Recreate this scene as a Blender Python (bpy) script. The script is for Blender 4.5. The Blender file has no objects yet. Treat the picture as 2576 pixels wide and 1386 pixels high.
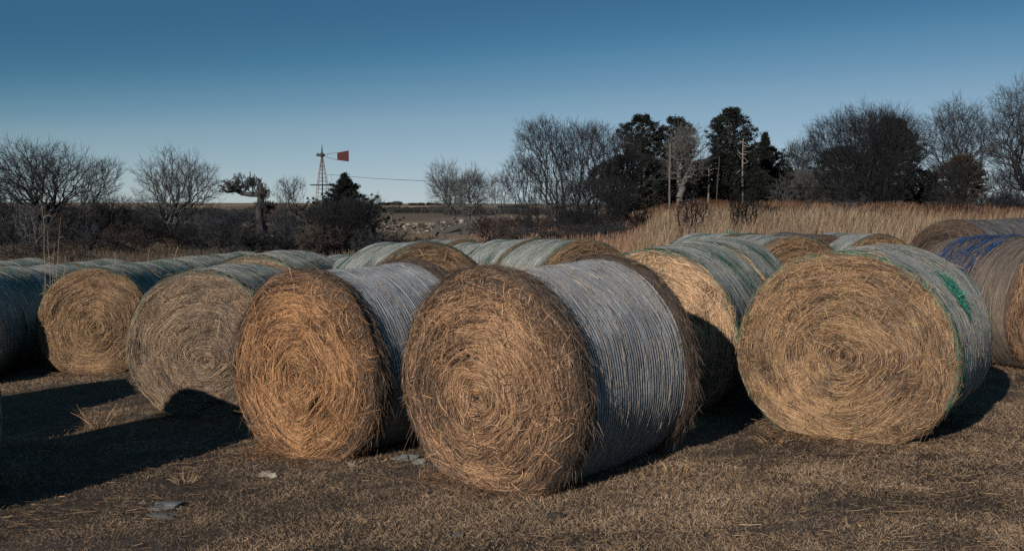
import bpy, math, random
import numpy as np
from math import radians as rad, sin, cos, pi

# ------------------------------------------------------------------ camera, sky, sun
sc = bpy.context.scene
COL = sc.collection
HC = 1.95
F = 2504.0            # focal length in pixels of a 2576 px wide frame
cam = bpy.data.cameras.new('camera'); cam_o = bpy.data.objects.new('camera', cam); COL.objects.link(cam_o)
cam.lens = 35.0; cam.sensor_width = 36.0; cam.clip_end = 20000; cam.clip_start = .05
PITCH = math.atan((693 - 515) / F)
cam_o.location = (0, 0, HC); cam_o.rotation_euler = (pi / 2 - PITCH, 0, 0)
sc.camera = cam_o

SUN_EL, SUN_AZ = rad(22.5), rad(31.5)      # azimuth the light travels to, right of the view axis
world = bpy.data.worlds.new('World'); sc.world = world; world.use_nodes = True
nt = world.node_tree; nt.nodes.clear()
sky = nt.nodes.new('ShaderNodeTexSky'); sky.sky_type = 'NISHITA'; sky.sun_disc = False
sky.sun_elevation = SUN_EL; sky.sun_rotation = pi + SUN_AZ
sky.altitude = 0; sky.air_density = .45; sky.dust_density = 0; sky.ozone_density = 6
bg = nt.nodes.new('ShaderNodeBackground'); bg.inputs[1].default_value = 0.1
# the photograph's contrast is steeper than the clear sky model's, so its colour goes through a tone curve
m1 = nt.nodes.new('ShaderNodeVectorMath'); m1.operation = 'SCALE'; m1.inputs[3].default_value = .05
cv = nt.nodes.new('ShaderNodeRGBCurve')
m2 = nt.nodes.new('ShaderNodeVectorMath'); m2.operation = 'SCALE'; m2.inputs[3].default_value = 20.
for ch, pts in enumerate(([(0, .018), (.03, .019), (.046, .0235), (.066, .060), (.095, .122), (.205, .215), (.30, .232), (1, .45)],
                          [(0, .058), (.085, .063), (.1075, .074), (.15, .127), (.2065, .19), (.36, .264), (.45, .275), (1, .45)],
                          [(0, .105), (.21, .118), (.259, .134), (.34, .194), (.425, .247), (.535, .289), (.62, .30), (1, .45)])):
    c = cv.mapping.curves[ch]
    c.points[0].location = pts[0]; c.points[1].location = pts[-1]
    for p in pts[1:-1]: c.points.new(*p)
cv.mapping.update()
wo = nt.nodes.new('ShaderNodeOutputWorld')
for a_, b_ in ((sky.outputs[0], m1.inputs[0]), (m1.outputs[0], cv.inputs['Color']), (cv.outputs[0], m2.inputs[0]), (m2.outputs[0], bg.inputs[0]), (bg.outputs[0], wo.inputs[0])): nt.links.new(a_, b_)
sl = bpy.data.lights.new('sun', 'SUN'); sl.energy = 4.1; sl.angle = rad(0.5); sl.color = (1.0, .93, .84)
so = bpy.data.objects.new('sun', sl); COL.objects.link(so)
# the lamp shines along its local -Z
from mathutils import Vector
dvec = Vector((sin(SUN_AZ) * cos(SUN_EL), cos(SUN_AZ) * cos(SUN_EL), -sin(SUN_EL)))
so.rotation_euler = dvec.to_track_quat('-Z', 'Y').to_euler(); so.location = (-10, -15, 12)
vs = sc.view_settings; vs.view_transform = 'Standard'; vs.look = 'None'; vs.exposure = 0.0; vs.gamma = 1.0
sc.cycles.max_bounces = 4; sc.cycles.diffuse_bounces = 3; sc.cycles.glossy_bounces = 2
sc.cycles.use_denoising = False

# ------------------------------------------------------------------ numeric helpers
def hsh(i, j, k, seed):
    n = (i.astype(np.int64) * 374761393 + j.astype(np.int64) * 668265263 + k.astype(np.int64) * 2147483647 + seed * 1274126177) & 0xffffffff
    n = ((n ^ (n >> 13)) * 1274126177) & 0xffffffff
    n = (n ^ (n >> 16)) & 0xffffff
    return n / float(0xffffff) * 2 - 1
def noise(x, y, z=0., seed=0):
    x, y, z = np.broadcast_arrays(np.asarray(x, float), np.asarray(y, float), np.asarray(z, float))
    xi, yi, zi = np.floor(x), np.floor(y), np.floor(z)
    fx, fy, fz = x - xi, y - yi, z - zi
    fx, fy, fz = [t * t * (3 - 2 * t) for t in (fx, fy, fz)]
    r = 0
    for a in (0, 1):
        for b in (0, 1):
            for c in (0, 1):
                r = r + hsh(xi + a, yi + b, zi + c, seed) * (fx if a else 1 - fx) * (fy if b else 1 - fy) * (fz if c else 1 - fz)
    return r
def fbm(x, y, z=0., seed=0, o=4):
    r, a, f = 0, 1., 1.
    for k in range(o):
        r = r + a * noise(np.asarray(x) * f, np.asarray(y) * f, np.asarray(z) * f, seed + k * 7); a *= .5; f *= 2.03
    return r / 1.8
def norm(v): return v / np.maximum(np.linalg.norm(v, axis=-1, keepdims=True), 1e-9)
def sstep(a, b, x): t = np.clip((x - a) / (b - a), 0, 1); return t * t * (3 - 2 * t)

class Geo:
    """Collects quads with one colour per vertex."""
    def __init__(s): s.v, s.q, s.c, s.n = [], [], [], 0
    def add(s, v, q, c):
        v = np.asarray(v, float).reshape(-1, 3); q = np.asarray(q, int).reshape(-1, 4)
        c = np.asarray(c, float)
        if c.ndim == 1: c = np.tile(c, (len(v), 1))
        s.v.append(v); s.q.append(q + s.n); s.c.append(c.reshape(-1, 3)); s.n += len(v)
    def ribbons(s, P, W, side, C, taper=.35):
        """P (N,K,3) centre lines, W (N,), side (N,3) or (N,K,3), C (N,3)"""
        N, K, _ = P.shape
        if side.ndim == 2: side = side[:, None, :]
        tt = np.linspace(0, 1, K); wp = taper + (1 - taper) * np.sin(pi * np.clip(tt * .8 + .15, 0, 1))
        off = side * (W[:, None] * wp[None, :] * .5)[..., None]
        V = np.stack([P - off, P + off], 2).reshape(-1, 3)
        b = (np.arange(N)[:, None] * K + np.arange(K - 1)[None, :]) * 2
        Q = np.stack([b, b + 1, b + 3, b + 2], -1).reshape(-1, 4)
        s.add(V, Q, np.repeat(C, K * 2, axis=0))
    def segs(s, A, B, ra, rb, sides, c):
        if len(A) == 0: return
        d = norm(B - A); h = np.where(np.abs(d[:, 2:3]) > .9, [[1., 0, 0]], [[0, 0, 1.]])
        u = norm(np.cross(d, h)); w = np.cross(d, u)
        a = np.arange(sides) / sides * 2 * pi
        ring = u[:, None, :] * np.cos(a)[None, :, None] + w[:, None, :] * np.sin(a)[None, :, None]
        V = np.concatenate([A[:, None] + ring * ra[:, None, None], B[:, None] + ring * rb[:, None, None]], 1)
        k = np.arange(sides); k2 = (k + 1) % sides
        q = np.stack([k, k2, k2 + sides, k + sides], -1)
        Q = (np.arange(len(A)) * 2 * sides)[:, None, None] + q[None]
        c = np.asarray(c, float)
        s.add(V, Q, c if c.ndim == 1 else np.repeat(c, 2 * sides, axis=0))
    def box(s, c, size, R=None, col=(.5, .5, .5), jit=0, rng=None):
        k = np.array([[x, y, z] for z in (-.5, .5) for y in (-.5, .5) for x in (-.5, .5)]) * np.array(size)
        if jit: k = k + rng.uniform(-jit, jit, k.shape) * np.array(size)
        if R is not None: k = k @ np.asarray(R).T
        s.add(k + np.array(c), [[0, 2, 3, 1], [4, 5, 7, 6], [0, 1, 5, 4], [2, 6, 7, 3], [0, 4, 6, 2], [1, 3, 7, 5]], col)
    def grid(s, V, C, wrap=False):
        n, m, _ = V.shape
        i = np.arange(n - 1)[:, None]; j = np.arange(m if wrap else m - 1)[None, :]; j2 = (j + 1) % m
        Q = np.stack([i * m + j, i * m + j2, (i + 1) * m + j2, (i + 1) * m + j], -1)
        s.add(V.reshape(-1, 3), Q, C if np.ndim(C) == 1 else C.reshape(-1, 3))
    def mesh(s, name, mat, smooth=True):
        V = np.concatenate(s.v); Q = np.concatenate(s.q); C = np.concatenate(s.c)
        me = bpy.data.meshes.new(name)
        me.vertices.add(len(V)); me.vertices.foreach_set('co', V.astype(np.float32).ravel())
        me.loops.add(Q.size); me.loops.foreach_set('vertex_index', Q.astype(np.int32).ravel())
        me.polygons.add(len(Q)); me.polygons.foreach_set('loop_start', (np.arange(len(Q)) * 4).astype(np.int32))
        me.polygons.foreach_set('use_smooth', np.full(len(Q), smooth))
        ca = me.color_attributes.new('Col', 'FLOAT_COLOR', 'POINT')
        ca.data.foreach_set('color', np.concatenate([C, np.ones((len(C), 1))], 1).astype(np.float32).ravel())
        me.materials.append(mat); me.update(calc_edges=True)
        return me
    def obj(s, name, mat, parent=None, smooth=True):
        return link(name, s.mesh(name, mat, smooth), parent)

def link(name, me, parent=None):
    o = bpy.data.objects.new(name, me); COL.objects.link(o)
    if parent is not None: o.parent = parent
    return o
def tag(o, label=None, cat=None, group=None, kind=None):
    if label: o['label'] = label
    if cat: o['category'] = cat
    if group: o['group'] = group
    if kind: o['kind'] = kind
    return o
def thing(name, loc, label, cat, rz=0, group=None):
    o = bpy.data.objects.new(name, None); COL.objects.link(o); o.location = loc; o.rotation_euler = (0, 0, rz)
    o.empty_display_size = .3
    return tag(o, label, cat, group)
def copy_tree(o):
    c = o.copy(); COL.objects.link(c)
    for ch in list(o.children):
        d = ch.copy(); COL.objects.link(d); d.parent = c
    return c

# ------------------------------------------------------------------ materials
def vmat(name, rough=.8, spec=.25, nscale=30., nmix=.35, bump=0., trans=0., stretch=(1, 1, 1)):
    """colour comes from the mesh's own per-strand colour, broken up by noise"""
    m = bpy.data.materials.new(name); m.use_nodes = True; t = m.node_tree; N = t.nodes; L = t.links
    b = N['Principled BSDF']; b.inputs['Roughness'].default_value = rough; b.inputs['Specular IOR Level'].default_value = spec
    a = N.new('ShaderNodeAttribute'); a.attribute_name = 'Col'
    tc = N.new('ShaderNodeTexCoord'); mp = N.new('ShaderNodeMapping'); mp.inputs['Scale'].default_value = stretch
    n = N.new('ShaderNodeTexNoise'); n.inputs['Scale'].default_value = nscale; n.inputs['Detail'].default_value = 4
    L.new(tc.outputs['Object'], mp.inputs[0]); L.new(mp.outputs[0], n.inputs['Vector'])
    mr = N.new('ShaderNodeMapRange'); mr.inputs[1].default_value = .3; mr.inputs[2].default_value = .7
    mr.inputs[3].default_value = 1 - nmix; mr.inputs[4].default_value = 1 + nmix; L.new(n.outputs[0], mr.inputs[0])
    mx = N.new('ShaderNodeVectorMath'); mx.operation = 'MULTIPLY'
    L.new(a.outputs['Color'], mx.inputs[0]); L.new(mr.outputs[0], mx.inputs[1]); L.new(mx.outputs[0], b.inputs['Base Color'])
    if bump:
        bp = N.new('ShaderNodeBump'); bp.inputs['Strength'].default_value = bump; bp.inputs['Distance'].default_value = .02
        L.new(n.outputs[0], bp.inputs['Height']); L.new(bp.outputs[0], b.inputs['Normal'])
    return m
M_HAY = vmat('hay', .75, .3, 60, .25)
M_NET = vmat('net_twine', .5, .4, 90, .2)
M_BARK = vmat('bark', .9, .15, 12, .3, .3)
M_LEAF = vmat('cedar_foliage', .8, .15, 3, .3)
M_GRASS = vmat('dry_grass', .8, .2, 2, .25)
M_STONE = vmat('stone', .85, .25, 9, .35, .5)
M_WOOD = vmat('weathered_wood', .85, .2, 14, .35, .3, stretch=(1, 1, 4))
M_METAL = vmat('rusty_metal', .7, .3, 8, .3, .2)
M_ROOF = vmat('roof_shingle', .9, .15, 6, .3, .3)

def ground_mat():
    m = bpy.data.materials.new('ground_soil'); m.use_nodes = True; t = m.node_tree; N = t.nodes; L = t.links
    b = N['Principled BSDF']; b.inputs['Roughness'].default_value = .95; b.inputs['Specular IOR Level'].default_value = .1
    a = N.new('ShaderNodeAttribute'); a.attribute_name = 'Col'
    tc = N.new('ShaderNodeTexCoord')
    n = N.new('ShaderNodeTexNoise'); n.inputs['Scale'].default_value = 14; n.inputs['Detail'].default_value = 8; n.inputs['Roughness'].default_value = .75
    L.new(tc.outputs['Object'], n.inputs['Vector'])
    cr = N.new('ShaderNodeValToRGB'); cr.color_ramp.elements[0].position = .35; cr.color_ramp.elements[0].color = (.45, .42, .4, 1)
    cr.color_ramp.elements[1].position = .68; cr.color_ramp.elements[1].color = (1.5, 1.4, 1.3, 1); L.new(n.outputs[0], cr.inputs[0])
    mx = N.new('ShaderNodeVectorMath'); mx.operation = 'MULTIPLY'; L.new(a.outputs['Color'], mx.inputs[0]); L.new(cr.outputs[0], mx.inputs[1])
    L.new(mx.outputs[0], b.inputs['Base Color'])
    bp = N.new('ShaderNodeBump'); bp.inputs['Strength'].default_value = .8; bp.inputs['Distance'].default_value = .02
    L.new(n.outputs[0], bp.inputs['Height']); L.new(bp.outputs[0], b.inputs['Normal'])
    return m
M_GROUND = ground_mat()

# ------------------------------------------------------------------ terrain
AZC = np.array([-180, -60, -27, -14.5, -4.3, 1.5, 5, 9, 14, 20, 27.2, 60, 180.])
RC = np.array([0, 25, 40, 50, 60, 75, 90, 110, 160, 300, 600, 1200, 2500, 6000.])
TAB = np.array([
 [-.5, -.5, -.5, -.5, -.5, -.5, -.5, -.5, -.5, -.5, -.5, 0, 3, 3],
 [-.5, -.5, -.5, -.5, -.5, -.5, -.5, -.5, -.5, -.5, -.5, 0, 3, 3],
 [-.6, -.6, -.6, -.6, -.6, -.6, -.6, -.6, -1, -2, -1.5, 1.5, 7, 7],
 [-.5, -.5, -.5, -.5, -.5, -.5, -.5, -.6, -1, -1.8, -1.5, 1.5, 6, 6],
 [-.2, -.2, -.15, -.1, -.1, -.2, -.4, -.6, -.8, -1.6, -1.8, 1, 4.5, 4.5],
 [-.1, -.1, 0, .1, .1, -.1, -.3, -.5, -.8, -1.6, -1.8, 1, 4.5, 4.5],
 [-.05, .0, .15, .25, .3, .3, .2, .1, -.2, -1.5, -1.8, 1, 4, 4],
 [0, .15, .6, .85, 1.0, 1.2, 1.25, 1.25, 1, -1, -1.5, 1, 4, 4],
 [.1, .25, .65, .85, 1.05, 1.3, 1.35, 1.4, 1.5, -1, -1.5, 1, 4, 4],
 [.15, .3, .6, .72, .88, 1.15, 1.35, 1.45, 2, 0, -1.5, 1, 4, 4],
 [.2, .35, .5, .55, .6, .75, .85, .9, 1.5, 0, -1, 1, 4, 4],
 [.3, .4, .6, .8, 1, 1.2, 1.4, 1.5, 1, 0, 0, 1, 4, 4],
 [-.5, -.5, -.5, -.5, -.5, -.5, -.5, -.5, -.5, -.5, -.5, 0, 3, 3]])
def gz(x, y):
    x = np.asarray(x, float); y = np.asarray(y, float)
    r = np.hypot(x, y); az = np.degrees(np.arctan2(x, y))
    i = np.clip(np.searchsorted(AZC, az) - 1, 0, len(AZC) - 2); j = np.clip(np.searchsorted(RC, r) - 1, 0, len(RC) - 2)
    fa = np.clip((az - AZC[i]) / (AZC[i + 1] - AZC[i]), 0, 1); fr = np.clip((r - RC[j]) / (RC[j + 1] - RC[j]), 0, 1)
    fa = fa * fa * (3 - 2 * fa)
    far = (TAB[i, j] * (1 - fa) + TAB[i + 1, j] * fa) * (1 - fr) + (TAB[i, j + 1] * (1 - fa) + TAB[i + 1, j + 1] * fa) * fr
    xx = 3.4 * np.tanh(x / 3.4)
    xx = np.where(x < 0, np.maximum(x, -9), xx)
    near = .058 * xx - .016 * (np.clip(y, -20, 30) - 7)
    w = sstep(15, 27, r)
    return near * (1 - w) + far * w
def gzd(x, y):
    """ground with its small bumps"""
    r = np.hypot(x, y); k = 1 - sstep(18, 40, r)
    return gz(x, y) + k * (.03 * fbm(x * .9, y * .9, 0, 3, 3) + .012 * fbm(x * 6, y * 6, 0, 5, 3)) + (1 - k) * .08 * fbm(x * .1, y * .1, 0, 8, 3)
def px(X, d): return (X - 1288) / F * d
def zpx(Y, d): return HC - (Y - 515) / F * d       # height of a point seen at row Y at depth d

def build_ground():
    a1 = np.radians(np.concatenate([np.arange(-180, -36, 4), np.arange(-36, 36, .22), np.arange(36, 180, 4)]))
    r = np.concatenate([[.02], np.geomspace(.6, 4, 18), np.linspace(4.05, 14, 190), np.geomspace(14.2, 6000, 170)])
    R, A = np.meshgrid(r, a1, indexing='ij'); X = R * np.sin(A); Y = R * np.cos(A)
    Z = gzd(X, Y)
    V = np.stack([X, Y, Z], -1)
    soil = np.array([.075, .062, .052]); far1 = np.array([.42, .30, .2]); far2 = np.array([.17, .13, .095]); far3 = np.array([.055, .05, .042])
    n = fbm(X * .02, Y * .004, 0, 11, 4); n2 = fbm(X * .7, Y * .7, 0, 12, 4)
    c = soil * (1 + .55 * np.clip(n2, -1, 1))[..., None]
    w = sstep(60, 140, R)[..., None]
    fc = far1 * sstep(-.15, .2, n)[..., None] + far2 * (1 - sstep(-.15, .2, n))[..., None]
    c = c * (1 - w) + fc * w
    G = Geo(); G.grid(V, c, wrap=True)
    o = G.obj('ground', M_GROUND); tag(o, 'trampled dry brown ground around the hay bales', 'ground', kind='structure')
build_ground()

# ------------------------------------------------------------------ hay bales
PAL = {   # clean straw, mid, brown, dark for shadowy gaps, weathered grey
 'tan':    [(.46, .31, .175), (.31, .20, .11), (.17, .108, .064), (.06, .042, .033), (.25, .20, .155)],
 'orange': [(.52, .305, .155), (.345, .188, .088), (.18, .098, .053), (.065, .042, .032), (.24, .16, .11)],
 'brown':  [(.48, .305, .18), (.265, .163, .092), (.135, .083, .054), (.055, .038, .03), (.21, .155, .115)],
 'grey':   [(.42, .31, .205), (.28, .205, .14), (.175, .13, .095), (.065, .052, .042), (.28, .24, .20)],
 'bright': [(.72, .51, .32), (.55, .38, .23), (.34, .225, .135), (.11, .08, .055), (.34, .27, .20)],
 'dark':   [(.20, .145, .105), (.14, .10, .076), (.085, .063, .05), (.04, .033, .029), (.16, .135, .115)],
}
WARM = np.array([1.03, .95, .89])
def pick(rng, pal, n, p):
    c = np.array(PAL[pal])[rng.choice(5, n, p=p)]
    return c * WARM * rng.uniform(.75, 1.25, (n, 1)) * (1 + rng.uniform(-.06, .06, (n, 3)))

class Bale:
    """one round bale in its own space: the axis runs along +Y, the front face looks to -Y, the ground is z = 0"""
    def __init__(s, R, Hh, L, seed, net=(.02, 1), collar=0., ridge=.024, rough=1., off=(0, -.04), edge=.09):
        s.R, s.L, s.seed, s.collar, s.ridge, s.rough, s.off, s.e = R, L, seed, collar, ridge, rough, off, edge
        s.a = Hh / (1 + .95 * .909); s.zc = .95 * .909 * s.a + .003; s.net = net
    def sag(s, x, z):
        # soften the bottom where the bale rests on the ground
        k = s.a * .95; zz = z * s.a / s.R
        lo = -k * .86; t = np.minimum(zz - lo, 0); zz = np.where(zz < lo, lo + t * .35, zz)
        bul = 1 + .03 * np.exp(-((zz + .35 * s.a) / (.35 * s.a)) ** 2)
        return x * bul, zz + s.zc - .0
    def ring(s, r, th):
        f = 1 - np.clip(r / s.R, 0, 1)
        ax = .02 * noise(np.cos(th) * 1.3 + s.seed, np.sin(th) * 1.3, r * 3, s.seed + 1) * r / s.R
        x, z = s.off[0] * f + (r + ax) * np.cos(th), s.off[1] * f + (r + ax) * np.sin(th)
        # the layers are not true circles: the roll was lumpy as it was wound
        g = np.sqrt(np.clip(1 - (r / s.R) ** 2, 0, 1)) * .045
        return x + g * noise(x * 3.1, z * 3.1, 0, s.seed + 80), z + g * noise(x * 3.1, z * 3.1, 0, s.seed + 81)
    def face(s, r, th, lift=0.):
        x, z = s.ring(r, th)
        e = s.e; R = s.R + s.cbump(np.zeros_like(r), th)
        rr = r * R / s.R
        x, z = x * R / s.R, z * R / s.R
        q = np.clip((rr - (R - e)) / e, 0, .999)
        y = -.045 * (1 - (r / s.R) ** 2) + e * (1 - np.sqrt(1 - q * q))
        h = s.fh(r, th)
        y = y - (h * (1 - q ** 2)) - lift
        xx, zz = s.sag(x, z)
        return np.stack([xx, y + np.zeros_like(xx), zz], -1)
    def fh(s, r, th):
        k = s.rough
        return k * (.016 * noise(r * 40, np.cos(th) * 1.6, np.sin(th) * 1.6, s.seed + 3) + .009 * noise(r * 85, np.cos(th) * 3, np.sin(th) * 3, s.seed + 4)
                    + .022 * fbm(r * np.cos(th) * 3.2, r * np.sin(th) * 3.2, 0, s.seed + 5, 3)
                    - .02 * np.exp(-(r / .05) ** 2))
    def cbump(s, y, th):
        """loose collars at both ends stand out over the net"""
        if not s.collar: return np.zeros(np.broadcast(y, th).shape)
        cw = s.collar; n = .5 + .5 * noise(np.cos(th) * 2.5, np.sin(th) * 2.5, y * 4, s.seed + 8)
        c = 1 - sstep(cw * .75, cw * 1.02 + .02 * n, y)
        c2 = 1 - sstep(cw * .6, cw * .85 + .02 * n, s.L - y)
        return (.022 + .026 * n) * np.maximum(c, c2)
    def side(s, y, th, lift=0.):
        e = s.e
        R = s.R + s.cbump(y, th)
        q = np.maximum(np.clip((e - y) / e, 0, .999), np.clip((y - (s.L - e)) / e, 0, .999))
        R = R - e * (1 - np.sqrt(1 - q * q))
        innet = sstep(s.net[0], s.net[0] + .02, y) * (1 - sstep(s.L - s.net[0] * .8, s.L - s.net[0] * .8 + .02, y))
        rd = s.ridge * .16 * np.cos(2 * pi * y / s.ridge + .8 * noise(np.cos(th) * 2, np.sin(th) * 2, y * 2, s.seed + 21))
        h = innet * rd * 1.5 + (1 - innet) * .012 * noise(y * 60, np.cos(th) * 6, np.sin(th) * 6, s.seed + 22)
        h = h + .034 * fbm(np.cos(th) * 1.8, np.sin(th) * 1.8, y * 1.3, s.seed + 23, 2)
        R = R + h + lift
        xx, zz = s.sag(R * np.cos(th), R * np.sin(th))
        return np.stack([xx, y + np.zeros_like(xx), zz], -1)

def strands(G, fn, u, v, du, dv, K, W, C, rng, lift0, lift1, roll=.7, fly=0.):
    """ribbons that follow a bale surface fn(u, v, lift); du, dv are the spans"""
    N = len(u); t = np.linspace(-.5, .5, K)[None, :]
    U = u[:, None] + du[:, None] * t; Vv = v[:, None] + dv[:, None] * t
    U = np.maximum(U, .002)
    lf = rng.uniform(lift0, lift1, (N, 1)) + (np.abs(t + rng.choice([-.5, .5], (N, 1))) ** 2) * rng.exponential(fly + 1e-6, (N, 1))
    P = fn(U, Vv, lf)
    eps = .01
    Pn = fn(U, Vv, lf + eps)
    T = norm(P[:, -1] - P[:, 0]); n = norm(Pn[:, K // 2] - P[:, K // 2])
    s = norm(np.cross(T, n)); a = rng.uniform(-roll, roll, (N, 1))
    side = s * np.cos(a) + n * np.sin(a)
    G.ribbons(P, W, side, C)

def make_bale(name, B, face='tan', q=1.0, netcol='white', label=None, group='round hay bales', rimpal=None, twine=None, facegreen=.0, backq=.25, loose=1., layer=1., bright=(0, 0, 0), patch=False):
    rng = np.random.default_rng(B.seed)
    root = bpy.data.objects.new('hay_bale', None); COL.objects.link(root)
    R, L = B.R, B.L
    P = .30, .32, .2, .06, .12
    # --- end faces: packed core sheet plus straws lying round the spiral
    for back in (0, 1):
        G = Geo(); qq = q * (backq if back else 1)
        nr = int(150 * min(1, q) ** .5) if not back else 40; nth = int(300 * min(1, q) ** .5) if not back else 90
        r = R * np.linspace(0.003, 1, nr) ** .9; th = np.linspace(0, 2 * pi, nth, endpoint=False)
        rr, tt = np.meshgrid(r, th, indexing='ij')
        V = B.face(rr, tt)
        base = np.array(PAL[face][2]) * .45  # core colour darkened to stand for shade in the gaps between straws
        c = base * (1 + .35 * noise(rr * 60, np.cos(tt) * 2, np.sin(tt) * 2, B.seed + 30))[..., None]
        G.grid(V[:, ::-1], c[:, ::-1], wrap=True)
        N = int(30000 * qq)
        u = R * np.sqrt(rng.uniform(0.0004, .985, N)); v = rng.uniform(0, 2 * pi, N)
        ln = rng.gamma(3.2, .038, N) * np.clip(.35 + u / R * 1.6, .3, 1.2)
        dv = np.clip(ln / np.maximum(u, .03), 0, 1.4) * rng.choice([-1, 1], N)
        du = rng.normal(0, .17, N) * ln
        big = fbm(u * np.cos(v) * 2.3 + B.seed, u * np.sin(v) * 2.3, 0, B.seed + 40, 3)
        sel = big + bright[2] * np.exp(-((u * np.cos(v) - bright[0]) ** 2 + (u * np.sin(v) - bright[1]) ** 2) / .09)
        C = pick(rng, face, N, P)
        C2 = pick(rng, face, N, (.62, .25, .06, .02, .05)); C3 = pick(rng, face, N, (.03, .14, .36, .27, .20)); k3 = rng.uniform(0, 1, N) < .5; C3[k3] = pick(rng, rimpal or face, N, (.05, .2, .35, .2, .2))[k3]
        m2 = rng.uniform(0, 1, N) < sstep(.05, .55, sel); m3 = rng.uniform(0, 1, N) < np.maximum(.8 * sstep(.0, .5, -sel), (.9 * sstep(.72, .95, u / R)) if rimpal else .28 * sstep(.75, .98, u / R))
        C[m3] = C3[m3]; C[m2 & ~m3] = C2[m2 & ~m3]
        # rolled layers: clean straw, and darker bands with shadowy gaps put into the colour
        lay = .75 * noise(u * 30 + 1.5 * noise(u * np.cos(v) * 5, u * np.sin(v) * 5, 0, B.seed + 62), np.cos(v) * 3, np.sin(v) * 3, B.seed + 60) + .6 * noise(u * 14, np.cos(v) * 2.6, np.sin(v) * 2.6, B.seed + 61)
        C4 = pick(rng, face, N, (.02, .08, .3, .48, .12)); m4 = (rng.uniform(0, 1, N) < sstep(.02, .52, -lay)); C[m4] = C4[m4]
        C5 = pick(rng, face, N, (.6, .3, .1, .0, .0)); m5 = (rng.uniform(0, 1, N) < .7 * sstep(.3, .8, lay)) & ~m3; C[m5] = C5[m5]
        C = C * layer
        wd = rng.uniform(.0016, .0038, N)
        strands(G, B.face, u, v, du, dv, 4, wd, C, rng, -.002, .012, .9, .006)
        # loose pieces lying across the spiral
        N = int(700 * qq * loose)
        u = R * np.sqrt(rng.uniform(0.001, .95, N)); v = rng.uniform(0, 2 * pi, N); ln = rng.uniform(.04, .16, N)
        an = rng.uniform(0, 2 * pi, N)
        strands(G, B.face, u, v, ln * np.sin(an), np.clip(ln * np.cos(an) / np.maximum(u, .06), -1, 1), 3, rng.uniform(.003, .005, N), pick(rng, face, N, (.5, .25, .1, .1, .05)), rng, .008, .02, .9, .02)
        # matted tufts pulled out of the layers
        if not back and q > .6:
            nt_ = 26; uc = R * np.sqrt(rng.uniform(.03, .92, nt_)); vc = rng.uniform(0, 2 * pi, nt_); sz = rng.uniform(.03, .085, nt_); sel_ = rng.integers(0, nt_, 2400); N = 2400
            xx_ = uc[sel_] * np.cos(vc[sel_]) + rng.normal(0, 1, N) * sz[sel_]; zz_ = uc[sel_] * np.sin(vc[sel_]) + rng.normal(0, 1, N) * sz[sel_] * .7
            u = np.clip(np.hypot(xx_, zz_), .01, R * .97); v = np.arctan2(zz_, xx_); ln = rng.uniform(.02, .10, N); an = rng.normal(0, .8, N) + rng.uniform(-.9, .9, nt_)[sel_]
            tone_ = rng.uniform(.45, 1.2, nt_)[sel_][:, None]
            strands(G, B.face, u, v, ln * np.sin(an), np.clip(ln * np.cos(an) / np.maximum(u, .06), -1, 1), 4, rng.uniform(.002, .004, N), pick(rng, face, N, (.3, .3, .2, .1, .1)) * tone_, rng, .006, .022, .9, .012)
        # stubs that stick out
        N = int(600 * qq * loose)
        u = R * np.sqrt(rng.uniform(0.01, .99, N)); v = rng.uniform(0, 2 * pi, N)
        p0 = B.face(u, v); t1 = B.face(u, v + .02 / u) - p0; t1 = norm(t1)
        d = norm(t1 * rng.choice([-1, 1], (N, 1)) + np.array([0, -1., 0]) * rng.uniform(.15, .9, (N, 1)) + rng.normal(0, .25, (N, 3)))
        l = rng.uniform(.012, .04, (N, 1)); p1 = p0 + d * l; p2 = p1 + d * l * .8 + np.array([0, 0, -1.]) * l * .3
        G.ribbons(np.stack([p0, p1, p2], 1), rng.uniform(.0025, .004, N), norm(np.cross(d, [0, .3, 1.])), pick(rng, face, N, (.5, .25, .1, .1, .05)))
        me = G.mesh('hay_face', M_HAY)
        o = link('hay_face', me, root)
        if back: o.rotation_euler = (0, 0, pi); o.location = (0, L, 0)
    # --- rolled side under the net
    G = Geo()
    ny = int(max(40, (L / B.ridge * 7) if q > .8 else (L / B.ridge * 3) if q > .4 else 50)); nth = int(240 * min(1, q) ** .5)
    y = np.linspace(0, L, ny); th = np.linspace(0, 2 * pi, nth, endpoint=False)
    yy, tt = np.meshgrid(y, th, indexing='ij')
    V = B.side(yy, tt)
    gpal = 'grey'
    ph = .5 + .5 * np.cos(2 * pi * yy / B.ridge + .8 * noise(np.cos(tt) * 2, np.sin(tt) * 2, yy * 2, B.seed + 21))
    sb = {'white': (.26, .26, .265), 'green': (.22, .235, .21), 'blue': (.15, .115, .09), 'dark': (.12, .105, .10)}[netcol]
    c = np.array(sb) * ((.06 if netcol == 'white' else .2) + .95 * ph[..., None] ** 1.5) * (1 + .3 * noise(yy * 8, np.cos(tt) * 4, np.sin(tt) * 4, B.seed + 31))[..., None]  # shade of the grooves between ribs is put into the colour
    n0 = B.net[0]
    out = ((yy < n0) | (yy > L - n0 * .8))[..., None]
    c = np.where(out, np.array(PAL[rimpal or face][2]) * .6, c)
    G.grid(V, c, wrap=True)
    N = int(11000 * q)
    u = rng.uniform(.0, L, N); v = rng.uniform(-.35 * pi, 1.3 * pi, N); ln = rng.gamma(3, .035, N)
    C = pick(rng, 'grey', N, (.35, .3, .15, .1, .1)) * np.array([1.1, 1.22, 1.35])
    if netcol in ('blue', 'dark'): C = C * .6
    inn = (u > n0) & (u < L - n0 * .8)
    edgec = pick(rng, rimpal or face, N, (.2, .3, .3, .1, .1)); C[~inn] = edgec[~inn]
    keep = ~inn | (rng.uniform(0, 1, N) < (.32 if netcol == 'white' else .6))
    u, v, ln, C = u[keep], v[keep], ln[keep], C[keep]; N = len(u)
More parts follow.
